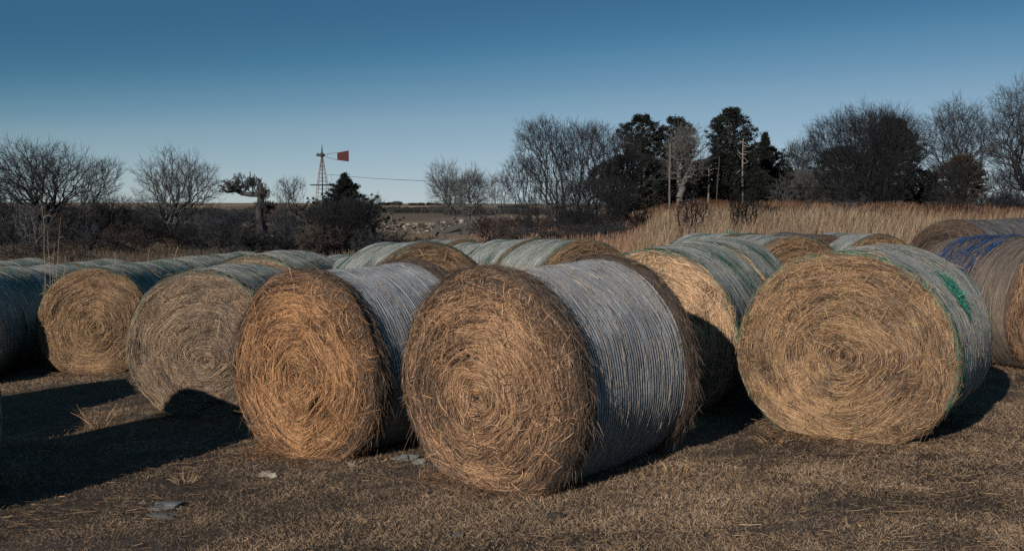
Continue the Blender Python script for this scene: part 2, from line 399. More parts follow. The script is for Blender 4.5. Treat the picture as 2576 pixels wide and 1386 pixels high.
    strands(G, B.side, u, v, rng.normal(0, .12, N) * ln, ln / R, 3, rng.uniform(.0025, .0045, N), C, rng, .0, .009, .8, .004)
    G.obj('hay_roll', M_HAY, root)
    # --- net threads wound round the bale
    G = Geo()
    nl = int((L - 1.8 * n0) / B.ridge)
    yl = n0 + (np.arange(nl) + .5) * B.ridge
    seg = 9 if q > .4 else 4; per = 2 if netcol == 'white' else 2
    u = np.repeat(yl, seg * 3 * per); N = len(u)
    u = u + rng.normal(0, B.ridge * (.05 if netcol == 'white' else .11), N)
    v = rng.uniform(-.35 * pi, 1.3 * pi, N); dv = rng.uniform(.3, .75, N) * (1.6 if netcol == 'white' else 1)
    if netcol == 'white':
        for dy in (0.,):
            th_ = np.linspace(-.4 * pi, 1.4 * pi, 150); Uc = np.repeat((yl + dy * B.ridge)[:, None], 150, 1); Vc = np.tile(th_, (nl, 1))
            Uc = Uc + .0022 * noise(Uc * 70, Vc * 6, dy * 40, B.seed + 70) - B.ridge * .8 / (2 * pi) * noise(np.cos(Vc) * 2, np.sin(Vc) * 2, Uc * 2, B.seed + 21)
            Pc = B.side(Uc, Vc, .004 + .002 * noise(Uc * 90, Vc * 9, 0, B.seed + 71)); Pn_ = B.side(Uc[:, :], Vc, .02) - B.side(Uc, Vc, .0)
            sd = norm(np.cross(Pc[:, 1:] - Pc[:, :-1], Pn_[:, 1:])); sd = np.concatenate([sd, sd[:, -1:]], 1)
            G.ribbons(Pc, np.full(nl, .0115), sd, np.array([.47, .47, .465]) * rng.uniform(.8, 1.12, (nl, 1)), taper=1.)
            vm = 1 + .30 * fbm(Uc * 5, np.cos(Vc) * 3, np.sin(Vc) * 3, B.seed + 72, 2) + .25 * noise(Uc * 60, Vc * 25, 0, B.seed + 73)
            G.c[-1] = G.c[-1] * np.repeat(vm.reshape(-1, 1), 2, 0)
        C = np.array([.56, .565, .58]) * rng.uniform(.45, 1.1, (N, 1)); kk = rng.uniform(0, 1, N) < .1; u, v, dv, C = u[kk], v[kk], dv[kk] * .6, C[kk]; N = len(u)
    elif netcol == 'green':
        g = noise(u * 2.2, np.cos(v) * 1.2, np.sin(v) * 1.2, B.seed + 50) + .9 * np.exp(-((u - n0) / .09) ** 2) + .7 * np.exp(-((L - u) / .12) ** 2)
        isg = rng.uniform(0, 1, N) < sstep(-.1, .8, g)
        C = np.where(isg[:, None], np.array([.05, .19, .14]), np.array([.58, .59, .55])) * rng.uniform(.45, 1.05, (N, 1))
    elif netcol == 'blue':
        g = noise(u * 1.6, np.cos(v) * 1.2, np.sin(v) * 1.2, B.seed + 50) + .8 * np.exp(-((u - .9) / .3) ** 2)
        isg = rng.uniform(0, 1, N) < sstep(.1, .8, g)
        C = np.where(isg[:, None], np.array([.012, .06, .17]), np.array([.26, .205, .165])) * rng.uniform(.5, 1.2, (N, 1))
    else:
        C = np.array([.20, .19, .19]) * rng.uniform(.5, 1.3, (N, 1))
    if netcol != 'white':
        keep = rng.uniform(0, 1, N) < .8; u, v, dv, C = u[keep], v[keep], dv[keep], C[keep]; N = len(u)
    W = np.full(N, .0062 if netcol == 'white' else .0042) * rng.uniform(.7, 1.3, N)
    strands(G, B.side, u, v, rng.normal(0, .0022 if netcol == 'white' else .004, N), dv, 11, W, C, rng, .004, .010, .35, .002)
    # zigzag cross threads of the net
    N = int((1200 if netcol == 'white' else 2200) * q); u = rng.uniform(n0, L - n0 * .8, N); v = rng.uniform(-.3 * pi, 1.25 * pi, N)
    cc = {'white': (.34, .34, .35), 'green': (.16, .30, .25), 'blue': (.08, .10, .28), 'dark': (.2, .19, .19)}[netcol]
    strands(G, B.side, u, v, rng.choice([-1, 1], N) * B.ridge * 1.1, rng.uniform(.03, .07, N), 2, np.full(N, .002), np.array(cc) * rng.uniform(.5, 1.2, (N, 1)), rng, .004, .01, .3)
    if netcol == 'green':
        # the net's selvedge, gathered green over both rims
        for e0, e1, n in ((.0, .09, 300), (L - .09, L, 200)):
            n = int(n * max(q, .5)); u = rng.uniform(e0, e1, n); v = rng.uniform(-.4 * pi, 1.4 * pi, n)
            strands(G, B.side, u, v, rng.normal(0, .018, n), rng.uniform(.1, .3, n), 6, rng.uniform(.002, .004, n), np.array([.04, .15, .105]) * rng.uniform(.4, 1.5, (n, 1)), rng, .006, .014, .6, .004)
        n = int(150 * max(q, .5) * (1 + facegreen)); u = R * (1 - rng.exponential(.014, n)); v = rng.uniform(-.15 * pi, 1.15 * pi, n)
        strands(G, B.face, u, v, rng.normal(0, .012, n), rng.uniform(.06, .25, n), 5, rng.uniform(.002, .0035, n), np.array([.04, .15, .105]) * rng.uniform(.4, 1.5, (n, 1)), rng, .008, .016, .6, .004)
        if patch:
            n = 260; a = rng.normal(0, 1, n); u = np.clip(L * .42 + a * .07, .1, L - .1); v = rad(33) + rng.normal(0, .11, n)
            strands(G, B.side, u, v, rng.normal(0, .07, n), rng.normal(0, .16, n), 5, rng.uniform(.004, .007, n), np.array([.05, .24, .17]) * rng.uniform(.4, 1.4, (n, 1)), rng, .008, .03, .8, .02)
    if netcol == 'blue':
        n = 260; u = rng.uniform(.55, 1.25, n); v = rad(110) + rng.normal(0, .45, n)
        strands(G, B.side, u, v, rng.normal(0, .08, n), rng.uniform(-.5, .5, n), 7, rng.uniform(.004, .008, n), np.array([.010, .055, .17]) * rng.uniform(.5, 1.4, (n, 1)), rng, .008, .03, .8, .02)
    G.obj('net_wrap', M_NET, root)
    # --- shaggy loose hay at the collars
    if B.collar:
        G = Geo()
        for (y0, y1, n, out) in ((-.01, B.collar * 1.05, int(12000 * q), 1), (L - B.collar * .95, L + .02, int(9000 * q), 1.1)):
            u = rng.uniform(y0, y1, n); v = rng.uniform(-.5 * pi, 1.5 * pi, n); u = np.clip(u, 0.002, L - .002)
            p0 = B.side(u, v, rng.uniform(-.01, .015, n)); tg = norm(B.side(u, v - .02) - p0)
            n_ = norm(B.side(u, v, .02) - B.side(u, v))
            right = np.cos(v)[:, None]
            d = norm(tg * np.where(right >= -.2, 1, -1) + n_ * rng.uniform(-.05, .22, (n, 1)) + rng.normal(0, .25, (n, 3)))
            l = rng.gamma(2.5, .0085, (n, 1)) * out
            g = np.array([0, 0, -1.])
            p1 = p0 + d * l; p2 = p1 + norm(d + g * .25) * l; p3 = p2 + norm(d + g * .5) * l
            for pp in (p1, p2, p3): pp[:, 2] = np.maximum(pp[:, 2], .004)
            C = pick(rng, rimpal or 'dark', n, (.22, .25, .25, .1, .18))
            G.ribbons(np.stack([p0, p1, p2, p3], 1), rng.uniform(.002, .0038, n), norm(np.cross(d, n_) + .4 * rng.normal(0, 1, (n, 3))), C)
        G.obj('loose_straw', M_HAY, root)
    # spilled straw at the foot
    G = Geo(); n = int(3200 * q)
    t = rng.uniform(0, 1, n); fr = rng.uniform(0, 1, n) < .6
    x = np.where(fr, rng.uniform(-.75, .75, n) * R, R * .45 + np.abs(rng.normal(0, .2, n))); yv = np.where(fr, -np.abs(rng.normal(0, .15, n)) + .08, rng.uniform(0, L, n))
    sgn = np.where(fr, 1, rng.choice([-1, 1], n)); x = x * sgn
    a = rng.uniform(0, 2 * pi, n); l = rng.uniform(.015, .055, n)
    d = np.stack([np.cos(a), np.sin(a) * .7, rng.normal(0, .15, n)], -1)
    p0 = np.stack([x, yv, rng.uniform(.0, .035, n)], -1)
    G.ribbons(np.stack([p0, p0 + d * l[:, None], p0 + d * 2 * l[:, None] + [0, 0, -.01]], 1), rng.uniform(.0022, .004, n), norm(np.cross(d, [0, 0, 1.]) + rng.normal(0, .3, (n, 3))), pick(rng, face, n, (.22, .3, .25, .13, .1)))
    tag(G.obj('spilled_straw', M_HAY, root), kind='stuff')
    return root

def set_bale(o, x, y, az, label, dz=0., group='round hay bales', L=1.5, tilt=0):
    """x, y is the middle of the front face on the ground; az the axis heading"""
    a = rad(az)
    z = float(gz(x + .5 * L * sin(a), y + .5 * L * cos(a)))
    z1 = float(gz(x, y)); z2 = float(gz(x + L * sin(a), y + L * cos(a)))
    o.location = (x, y, z1 + dz); o.rotation_euler = (math.atan2(z2 - z1, L), tilt, -a)
    tag(o, label, 'hay bale', group)

b4 = make_bale('b4', Bale(.785, 1.49, 1.5, 41, net=(.22, 1), collar=.22, ridge=.028, rough=1.3), 'brown', 1.1, 'white', rimpal='dark', bright=(.05, .25, 1.2))
set_bale(b4, -.19, 6.78, 41.5, 'shaggy bale with grey ribbed net in the centre front, nearest the camera')
b3 = make_bale('b3', Bale(.775, 1.50, 1.5, 33, net=(.24, 1), collar=.24, ridge=.028, rough=1.3), 'orange', 1.0, 'white', rimpal='dark', bright=(-.25, -.35, 1.2))
set_bale(b3, -1.73, 8.04, 35.0, 'orange faced bale with grey ribbed net, left of the nearest bale')
b6 = make_bale('b6', Bale(.84, 1.47, 1.5, 66, net=(.05, 1), ridge=.018, off=(.02, -.05), edge=.07), 'tan', 1.1, 'green', facegreen=1, bright=(-.3, -.3, .9), patch=True)
set_bale(b6, 2.55, 7.65, 34, 'wide tan bale in green net at the right front, its whole face visible')
b5 = make_bale('b5', Bale(.80, 1.5, 1.5, 55, net=(.05, 1), ridge=.02, edge=.07), 'bright', .9, 'green', bright=(0, .1, 1.))
set_bale(b5, 1.27, 9.05, 27, 'pale faced bale in green net, half shaded behind the nearest bale')
b2 = make_bale('b2', Bale(.80, 1.51, 1.5, 22, net=(.04, 1), ridge=.018, off=(.12, -.12), edge=.06), 'grey', .85, 'green', facegreen=1)
set_bale(b2, -3.25, 10.28, 6, 'greyish tan bale with green rim, black shadow over the foot of its face')
b1 = make_bale('b1', Bale(.79, 1.51, 1.5, 11, net=(.04, 1), ridge=.018, off=(.03, -.06), edge=.06), 'tan', .7, 'green')
set_bale(b1, -5.95, 14.07, -6, 'tan faced bale at the left, farthest left full face')
b8 = make_bale('b8', Bale(.80, 1.52, 1.5, 88, net=(.05, 1), ridge=.02, edge=.06), 'tan', .45, 'green', facegreen=1)
bb = make_bale('bb', Bale(.80, 1.52, 1.5, 99, net=(.05, 1), ridge=.02, edge=.06), 'tan', .5, 'green')
bd = make_bale('bd', Bale(.83, 1.57, 1.5, 111, net=(.05, 1), ridge=.02, edge=.08), 'dark', .5, 'dark')
bu = make_bale('bu', Bale(.84, 1.53, 1.5, 122, net=(.05, 1), ridge=.02, edge=.08), 'brown', .6, 'blue')
set_bale(b8, -.92, 11.35, -28, 'green netted bale showing behind and between the two grey netted bales'); b8.scale = (1.06, 1, 1.07)
set_bale(bb, 3.45, 12.0, -10, 'brown faced bale in green net just behind the wide right bale', .0); bb.scale = (1, 1, .98)
set_bale(bd, 5.85, 13.3, 62, 'dark brown weathered bale with a shaggy top behind the blue netted bale', -.0); bd.scale = (1.05, 1, 1.05)
set_bale(bu, 6.1, 10.9, -22, 'blue netted bale cut off by the right edge of the photo'); bu.scale = (1, 1, .95)
def cp(src, x, y, az, label, dz=0., sc_=1., tilt=0, tuftat=None):
    o = copy_tree(src); set_bale(o, x, y, az, label, dz, tilt=tilt); o.scale = (sc_, 1, sc_)
    if tuftat:
        rng = np.random.default_rng(3); G = Geo(); n = 160; p = np.array([[.0, tuftat[0], 1.50]]) + rng.normal(0, .05, (n, 3)) * [1.6, 1, .3]
        d_ = norm(rng.normal(0, 1, (n, 3)) + [0, 0, .6]); l_ = rng.uniform(.03, .09, (n, 1))
        G.ribbons(np.stack([p, p + d_ * l_, p + d_ * l_ * 1.5 - [0, 0, .03]], 1), np.full(n, .007), norm(np.cross(d_, rng.normal(0, 1, (n, 3)))), np.array([.10, .30, .24]) * rng.uniform(.5, 1.3, (n, 1)))
        G.obj('net_tuft', M_NET, o)
    return o
cp(b2, -3.12, 11.95, 10, 'tall green netted bale directly behind the greyish tan bale', 0, 1.06)
cp(b1, -6.08, 15.6, 6, 'shaded bale directly behind the leftmost full face bale')
cp(b2, -5.92, 17.12, 9, 'third bale back in the row of the leftmost full face')
cp(b1, -5.68, 18.63, 12, 'last bale of the shaded left row, its light top ending by the bare trees')
cp(b2, -7.78, 13.15, -12, 'black shadowed bale side at the left edge of the photo', 0, 1.06)
cp(b1, -8.06, 14.66, 0, 'second bale back in the row at the left edge', 0, 1.03)
cp(b2, -8.05, 16.2, 4, 'third bale back in the row at the left edge')
cp(b1, -7.93, 17.72, 7, 'fourth bale back in the row at the left edge')
cp(b1, -10.1, 15.6, 4, 'far bale top poking up behind the left edge row')
cp(b2, -9.98, 17.12, 5, 'farthest bale top at the left, low against the brush')
cp(b1, -9.84, 18.64, 6, 'hindmost bale top of the far left row, nearest the tall stems')
cp(b8, -1.72, 12.85, -30, 'small mottled bale top left of the green netted bale in the gap', -.05)
cp(bb, 1.02, 13.2, -24, 'first bale of the slanting middle row, brown face top showing')
cp(b8, .40, 14.65, -24, 'second bale of the slanting middle row behind the nearest bale')
cp(b8, -.22, 16.1, -22, 'third bale of the slanting middle row, tops before it and after it', -.02, .98)
cp(b8, -.84, 17.55, -24, 'last green netted bale at the far left end of the middle row')
cp(b5, 1.99, 10.5, 24, 'green netted bale hidden behind the pale faced bale', 0)
cp(b8, 3.12, 13.65, -12, 'bale top with a green tuft behind the brown faced bale', .0, .98, tuftat=(.25, rad(94)))
cp(bd, 4.9, 15.4, -12, 'low grey brown bale top behind the wide right bale', -.02, .92)
cp(b8, 5.5, 14.8, -12, 'pale bale top left of the dark brown bale', -.0, .94)
# bales outside the frame to the left, seen through the shadows they throw
cp(b1, -4.27, 6.42, -27, 'bale outside the left edge whose shadow falls across the foreground')
cp(b1, -6.32, 6.95, -27, 'second bale outside the left edge, farther from the camera')
cp(b1, -6.55, 9.0, -27, 'third bale outside the left edge, beside the left edge row')

# ------------------------------------------------------------------ foreground ground cover
def ground_cover():
    rng = np.random.default_rng(7)
    N = 1250000
    d = 4.0 + 11 * rng.uniform(0, 1, N) ** 1.35; t = np.where(rng.uniform(0, 1, N) < .72, rng.uniform(-.56, .56, N), rng.uniform(-1.15, 1.15, N))
    x = t * d + rng.normal(0, .02, N); y = d
    den = fbm(x * .9, y * 1.5, 0, 60, 3) + .6 * fbm(x * 5, y * 5, 0, 64, 3)
    keep = rng.uniform(0, 1, N) < np.clip(.78 + .75 * den, .2, 1)
    x, y, den = x[keep], y[keep], den[keep]; N = len(x)
    z = gzd(x, y)
    a = rng.uniform(0, 2 * pi, N); l = rng.gamma(4, .0056, N) * (1 + .3 * np.clip(den, -1, 1))
    up = rng.uniform(.15, 1.9, N)
    dr = norm(np.stack([np.cos(a), np.sin(a), up], -1))
    p0 = np.stack([x, y, z - .004], -1); p1 = p0 + dr * l[:, None] * .55
    dr2 = norm(dr + rng.normal(0, .28, (N, 3)) + np.stack([0 * up, 0 * up, -up * .35], -1)); p2 = p1 + dr2 * l[:, None] * .55
    C = np.array([(.56, .375, .225), (.35, .23, .14), (.17, .115, .076), (.40, .295, .205), (.07, .052, .04)])[rng.choice(5, N, p=(.27, .28, .2, .12, .13))]
    C = C * rng.uniform(.65, 1.15, (N, 1)) * (.86 + .42 * np.clip(den, -1, 1) + .28 * fbm(x * .35, y * .6, 0, 66, 3))[:, None]
    G = Geo(); G.ribbons(np.stack([p0, p1, p2], 1), rng.uniform(.0014, .0026, N), norm(np.cross(dr, rng.normal(0, 1, (N, 3)) + [0, .5, .3])), C)
    tag(G.obj('matted_dead_grass', M_GRASS), 'matted dead grass covering the ground before the bales', 'grass', kind='stuff')
    N = 44000
    d = 4.2 + 8.5 * rng.uniform(0, 1, N) ** 1.2; t = rng.uniform(-.8, .8, N); x, y = t * d, d
    pt = fbm(x * .7, y * 1.8, 0, 71, 3)
    keep = rng.uniform(0, 1, N) < .12 + .85 * sstep(.02, .4, pt + .18 * sstep(.5, 3, x)); x, y = x[keep], y[keep]; N = len(x)
    a = rng.normal(-.08, .42, N); l = (rng.gamma(3, .0095, N) * np.where(rng.uniform(0, 1, N) < .02, 4, 1))[:, None]
    dr = np.stack([np.cos(a), np.sin(a), rng.normal(0, .10, N)], -1); p0 = np.stack([x, y, gzd(x, y) + rng.uniform(.008, .03, N)], -1)
    G = Geo(); G.ribbons(np.stack([p0, p0 + dr * l, p0 + (dr + rng.normal(0, .06, (N, 3))) * 2 * l], 1), rng.uniform(.002, .0036, N), norm(np.cross(dr, [0, 0, 1.]) + rng.normal(0, .35, (N, 3))), pick(rng, 'tan', N, (.35, .3, .15, .1, .1)))
    tag(G.obj('scattered_straw', M_HAY), 'loose straws scattered over the ground', 'straw', kind='stuff')
ground_cover()

def tuft(x, y, n, h, label, spread=.1, lean=.5, seed=0, name='grass_tuft', cat='grass tuft', pal='tan', wd=.005, group=None):
    rng = np.random.default_rng(seed); G = Geo(); z = float(gzd(np.array(x), np.array(y)))
    a = rng.uniform(0, 2 * pi, n); rr = spread * np.sqrt(rng.uniform(0, 1, n))
    p = np.stack([rr * np.cos(a), rr * np.sin(a), np.full(n, -.01)], -1); d = norm(np.stack([np.cos(a) * lean, np.sin(a) * lean, np.ones(n)], -1) + rng.normal(0, .15, (n, 3)))
    l = h * rng.uniform(.4, 1, n)[:, None] / 4; pts = [p]
    for k in range(4):
        p = p + d * l; pts.append(p); d = norm(d + rng.normal(0, .13, (n, 3)) + [0, 0, -.12 * lean])
    G.ribbons(np.stack(pts, 1), np.full(n, wd), norm(np.cross(d, [0, 1., 0.2])), pick(rng, pal, n, (.45, .3, .1, .05, .1)))
    o = G.obj(name, M_GRASS); o.location = (x, y, z); return tag(o, label, cat, group)
def stalks(stems, label, seed, name='weed_stalks', cat='dry weed', r=.006):
    """tall single stems: (x, y, height, leanx, leany)"""
    rng = np.random.default_rng(seed); G = Geo(); x0, y0 = stems[0][:2]; z0 = float(gz(x0, y0))
    for (x, y, h, lx, ly) in stems:
        k = 8; t = np.linspace(0, 1, k + 1); P = np.stack([x - x0 + lx * t ** 1.5, y - y0 + ly * t ** 1.5, h * t + float(gz(x, y)) - z0], -1) + rng.normal(0, .008, (k + 1, 3))
        rr = r * (1 - .6 * t); c = np.array([.42, .31, .2]) * rng.uniform(.7, 1.2)
        G.segs(P[:-1], P[1:], rr[:-1], rr[1:], 4, c)
        m = 5; tt = rng.uniform(.3, .95, m); q = np.stack([np.interp(tt, t, P[:, i]) for i in range(3)], -1); d = norm(np.stack([rng.normal(0, 1, m), rng.normal(0, 1, m), rng.uniform(.3, 1.2, m)], -1))
        G.ribbons(np.stack([q, q + d * .08, q + d * .14 + [0, 0, -.05]], 1), np.full(m, r * 1.1), norm(np.cross(d, [0, 1, .1])), np.tile(c, (m, 1)))
    o = G.obj(name, M_GRASS); o.location = (x0, y0, z0); tag(o, label, cat)
D = 14.6
stalks([(px(108, D), D, 2.45, .03, 0), (px(118, D), D, 1.9, .12, 0), (px(128, D), D, 2.1, -.05, 0), (px(138, D), D, 1.7, .15, 0), (px(112, D), D, 1.5, -.02, .05), (px(122, D), D, 2.3, .2, 0), (px(104, D), D, 1.3, .0, 0), (px(133, D), D, 1.35, .1, 0), (px(115, D), D, 1.1, .3, 0), (px(125, D), D, 1.0, .45, 0)],
       'tall pale weed stalks standing beside the leftmost full face bale', 1)
tuft(px(140, D), D, 60, .9, 'tangle of dry grass at the foot of the tall weed stalks', .12, .6, 31, 'grass_tangle', 'dry grass')
stalks([(px(285, 16), 16, 1.7, .03, 0)], 'single straight stem standing behind the leftmost bales', 2, r=.008)
stalks([(px(330, 16.2), 16.2, 1.75, .3, 0), (px(335, 16.2), 16.2, 1.6, .33, 0)], 'pair of stems leaning right behind the left bale row', 3)
stalks([(px(395, 17), 17, 1.75, .35, 0)], 'bright leaning stem farthest right in the left bale row', 4, r=.009)
D = 9.3
tuft(px(125, 8.9), 8.9, 60, .16, 'pale grass tuft on the lit strip at far left', .09, 1.1, 41)
tuft(px(235, 9.9), 9.9, 30, .34, 'wispy tall tuft on the lit strip by the greyish bale', .1, .9, 42)
tuft(px(310, 9.3), 9.3, 30, .16, 'short tuft at the foot of the greyish tan bale', .12, 1., 43)
tuft(px(450, 7.4), 7.4, 50, .13, 'grass tuft at the edge of the big foreground shadow', .08, .9, 44, pal='grey', wd=.003)
tuft(px(790, 17), 17, 150, .95, 'straw coloured grass clump in the gap under the dark bush', .5, .4, 45, 'grass_clump', 'grass clump', wd=.009)
tuft(px(1700, 6.9), 6.9, 20, .12, 'loose straw sprigs at the rear foot of the nearest bale', .12, .6, 46, 'straw_sprig', 'straw')
tuft(px(1950, 7.7), 7.7, 30, .14, 'straw sprigs at the left foot of the wide right bale', .08, 1.1, 47, 'straw_sprig', 'straw')

def rock(x, y, sx, sy, sz, label, seed, col=(.13, .12, .11), sink=.3):
    rng = np.random.default_rng(seed); G = Geo(); n, m = 14, 22
    th = np.linspace(.02, pi - .02, n); ph = np.linspace(0, 2 * pi, m, endpoint=False); T, P = np.meshgrid(th, ph, indexing='ij')
    d = np.stack([np.sin(T) * np.cos(P), np.sin(T) * np.sin(P), np.cos(T)], -1)
    r = 1 + .5 * noise(d[..., 0] * 2.4, d[..., 1] * 2, d[..., 2] * 2, seed) + .12 * noise(d[..., 0] * 6, d[..., 1] * 6, d[..., 2] * 6, seed + 1)
    V = np.sign(d) * np.abs(d) ** .8 * r[..., None] * np.array([sx, sy, sz]); G.grid(V, np.array(col), wrap=True)
    o = G.obj('rock', M_STONE, smooth=False); o.location = (x, y, float(gz(x, y)) + sz * (1 - 2 * sink)); o.rotation_euler[2] = rng.uniform(-.3, .3)
    tag(o, label, 'rock')
rock(px(420, 6.85), 6.75,   .125, .09, .026, 'flat pale grey stone half sunk in the ground at lower left', 1, (.125, .125, .12), .42)
rock(px(400, 6.5), 6.5, .10, .05, .02, 'faint buried stone in front of the flat pale grey stone', 2, (.10, .098, .09), .44)
rock(px(352, 6.9), 6.85, .03, .025, .02, 'small stone left of the flat pale grey stone', 3)
rock(px(668, 7.6), 7.5, .05, .03, .025, 'brown stone in front of the orange faced bale', 4, (.26, .22, .18))
rock(px(690, 7.6), 7.45, .035, .03, .022, 'round pebble beside the brown stone', 5, (.3, .27, .22))
rock(px(880, 7.6), 7.62, .035, .03, .03, 'tan stone at the foot of the orange faced bale', 6, (.22, .17, .12))
rock(px(1010, 7.6), 7.75, .085, .045, .03, 'pale stone slab between the two shaggy bales', 7, (.14, .135, .125))
rock(px(1055, 7.6), 7.6, .05, .035, .025, 'small pale stone right of the pale slab', 8, (.16, .15, .13))
rock(px(1150, 5.8), 5.75, .03, .02, .012, 'little grey pebble at the bottom middle', 9, (.12, .115, .11))
rock(px(1400, 6.0), 6.0, .07, .035, .018, 'dark clod of earth in front of the nearest bale', 10, (.06, .05, .04))

# ------------------------------------------------------------------ trees
def gen_tree(rng, stems=1, levels=4, nch=(6, 6, 6, 5), ang=(32, 36, 38, 42), ratio=(.78, .62, .58, .55), spread=25, trop=.10, wig=.085, lean=(0, 0), r0=.14, K=5, t0=.22, trunk=1.0):
    out = []
    a = rng.uniform(0, 2 * pi, stems)
    sp = np.radians(spread) * rng.uniform(.5, 1.1, stems) if stems > 1 else np.radians(rng.uniform(0, 6, 1))
    if stems > 1: a = np.arange(stems) / stems * 2 * pi + rng.uniform(-.5, .5, stems)
    d = np.stack([np.cos(a) * np.sin(sp) + lean[0], np.sin(a) * np.sin(sp) + lean[1], np.cos(sp)], -1); d = norm(d)
    P = rng.normal(0, .08 * (stems > 1), (stems, 3)) * [1, 1, 0]; Ln = np.full(stems, trunk) * rng.uniform(.8, 1.1, stems); R = np.full(stems, r0) * rng.uniform(.7, 1.05, stems)
    for lv in range(levels + 1):
        n = len(P); pts = [P]; rs = [R]; dd = d; ds = [dd]
        for k in range(K):
            dd = norm(dd + rng.normal(0, wig * (1 + .25 * lv), (n, 3)) + np.array([0, 0, trop])); P = P + dd * (Ln / K)[:, None]
            pts.append(P); ds.append(dd); rs.append(R * (1 - (k + 1) / K * (.55 if lv < levels else .8)))
        pts = np.stack(pts, 1); rs = np.stack(rs, 1); ds = np.stack(ds, 1)
        out.append((pts, rs, lv))
        if lv == levels: break
        c = nch[lv]; tpos = np.clip(t0 + (1 - t0) * (np.arange(c)[None, :] + rng.uniform(0, 1, (n, c))) / c, 0, 1) if lv > 0 or stems > 1 else np.clip(.4 + .6 * (np.arange(c)[None, :] + rng.uniform(0, 1, (n, c))) / c, 0, 1)
        f = tpos * K; i = np.minimum(f.astype(int), K - 1); w = (f - i)[..., None]; ar = np.arange(n)[:, None]
        S = pts[ar, i] * (1 - w) + pts[ar, i + 1] * w; pd = ds[ar, i + 1]; pr = rs[ar, i] * (1 - w[..., 0]) + rs[ar, i + 1] * w[..., 0]
        perp = norm(np.cross(pd, rng.normal(0, 1, (n, c, 3)))); an = np.radians(ang[lv]) * rng.uniform(.6, 1.25, (n, c))[..., None]
        d = norm(pd * np.cos(an) + perp * np.sin(an)).reshape(-1, 3)
        Ln = (Ln[:, None] * ratio[lv] * (1.15 - .5 * tpos) * rng.uniform(.7, 1.2, (n, c))).ravel(); P = S.reshape(-1, 3); R = (pr * rng.uniform(.5, .72, (n, c))).ravel()
    return out
def fit_tree(out, w, h, base_shift=None):
    tips = np.concatenate([o[0].reshape(-1, 3) for o in out])
    x0, x1 = np.percentile(tips[:, 0], [.6, 99.4]); y0, y1 = np.percentile(tips[:, 1], [.6, 99.4]); z1 = np.percentile(tips[:, 2], 99.7)
    s = np.array([w / (x1 - x0), w / (y1 - y0), h / z1])
    return s, x0 * s[0], x1 * s[0]
def crown_points(rng, n, w, h, shape, cb, seed, cx):
    """points spread through a crown w wide and h high; cx is the crown's middle relative to the foot"""
    if shape == 'fan':
        t = rng.uniform(0, 1, n) ** .62; a = rng.uniform(0, 2 * pi, n); rr = np.sqrt(rng.uniform(.0, 1, n))
        prof = (.12 + .88 * t ** .75) * np.sqrt(np.clip(1 - np.clip((t - .62) / .44, 0, 1) ** 2, 0, 1))
        lob = 1 + .28 * noise(np.cos(a) * 1.6, np.sin(a) * 1.6, t * 2.5, seed)
        z = h * (.06 + .94 * t) * (1 + .07 * noise(np.cos(a) * rr * 3, np.sin(a) * rr * 3, 0, seed + 2))
        return np.stack([cx * (z / h) ** .8 + w / 2 * rr * prof * lob * np.cos(a), w / 2 * rr * prof * lob * np.sin(a), z], -1)
    d = norm(rng.normal(0, 1, (n, 3))); r = rng.uniform(0, 1, n) ** .42
    lob = 1 + .30 * noise(d[:, 0] * 2, d[:, 1] * 2, d[:, 2] * 2, seed) - .05
    r = (r * lob)[:, None]; p = d * r * [w / 2, w / 2, (1 - cb) / 2 * h]
    p[:, 2] += (1 + cb) / 2 * h; p[:, 0] += cx * np.clip(p[:, 2] / h, 0, 1)
    return p
def grow(rng, pts, root, alpha):
    """joins every point to the branch that reaches it by the shortest way from the root"""
    n0 = len(root); N = len(pts) + n0
    P = np.zeros((N, 3)); P[:n0] = root; par = np.full(N, -1); ln = np.zeros(N)
    for i in range(1, n0): par[i] = i - 1; ln[i] = ln[i - 1] + np.linalg.norm(P[i] - P[i - 1])
    o = np.argsort(np.linalg.norm((pts - root[-1]) * [1, 1, .9], axis=1) + rng.uniform(0, .15, len(pts)))
    fr = root[max(0, n0 - 3)][2]
    for k, j in enumerate(o):
        i = n0 + k; q = pts[j]; v = q - P[:i]; dd = np.sqrt((v * v).sum(1))
        cost = dd + alpha * ln[:i] + .5 * np.maximum(P[:i, 2] - q[2], 0); cost[:max(0, n0 - 4)] += 1.5
        m = int(np.argmin(cost)); P[i] = q; par[i] = m; ln[i] = ln[m] + dd[m]
    cnt = np.ones(N)
    for i in range(N - 1, 0, -1): cnt[par[i]] += cnt[i]
    return P, par, cnt
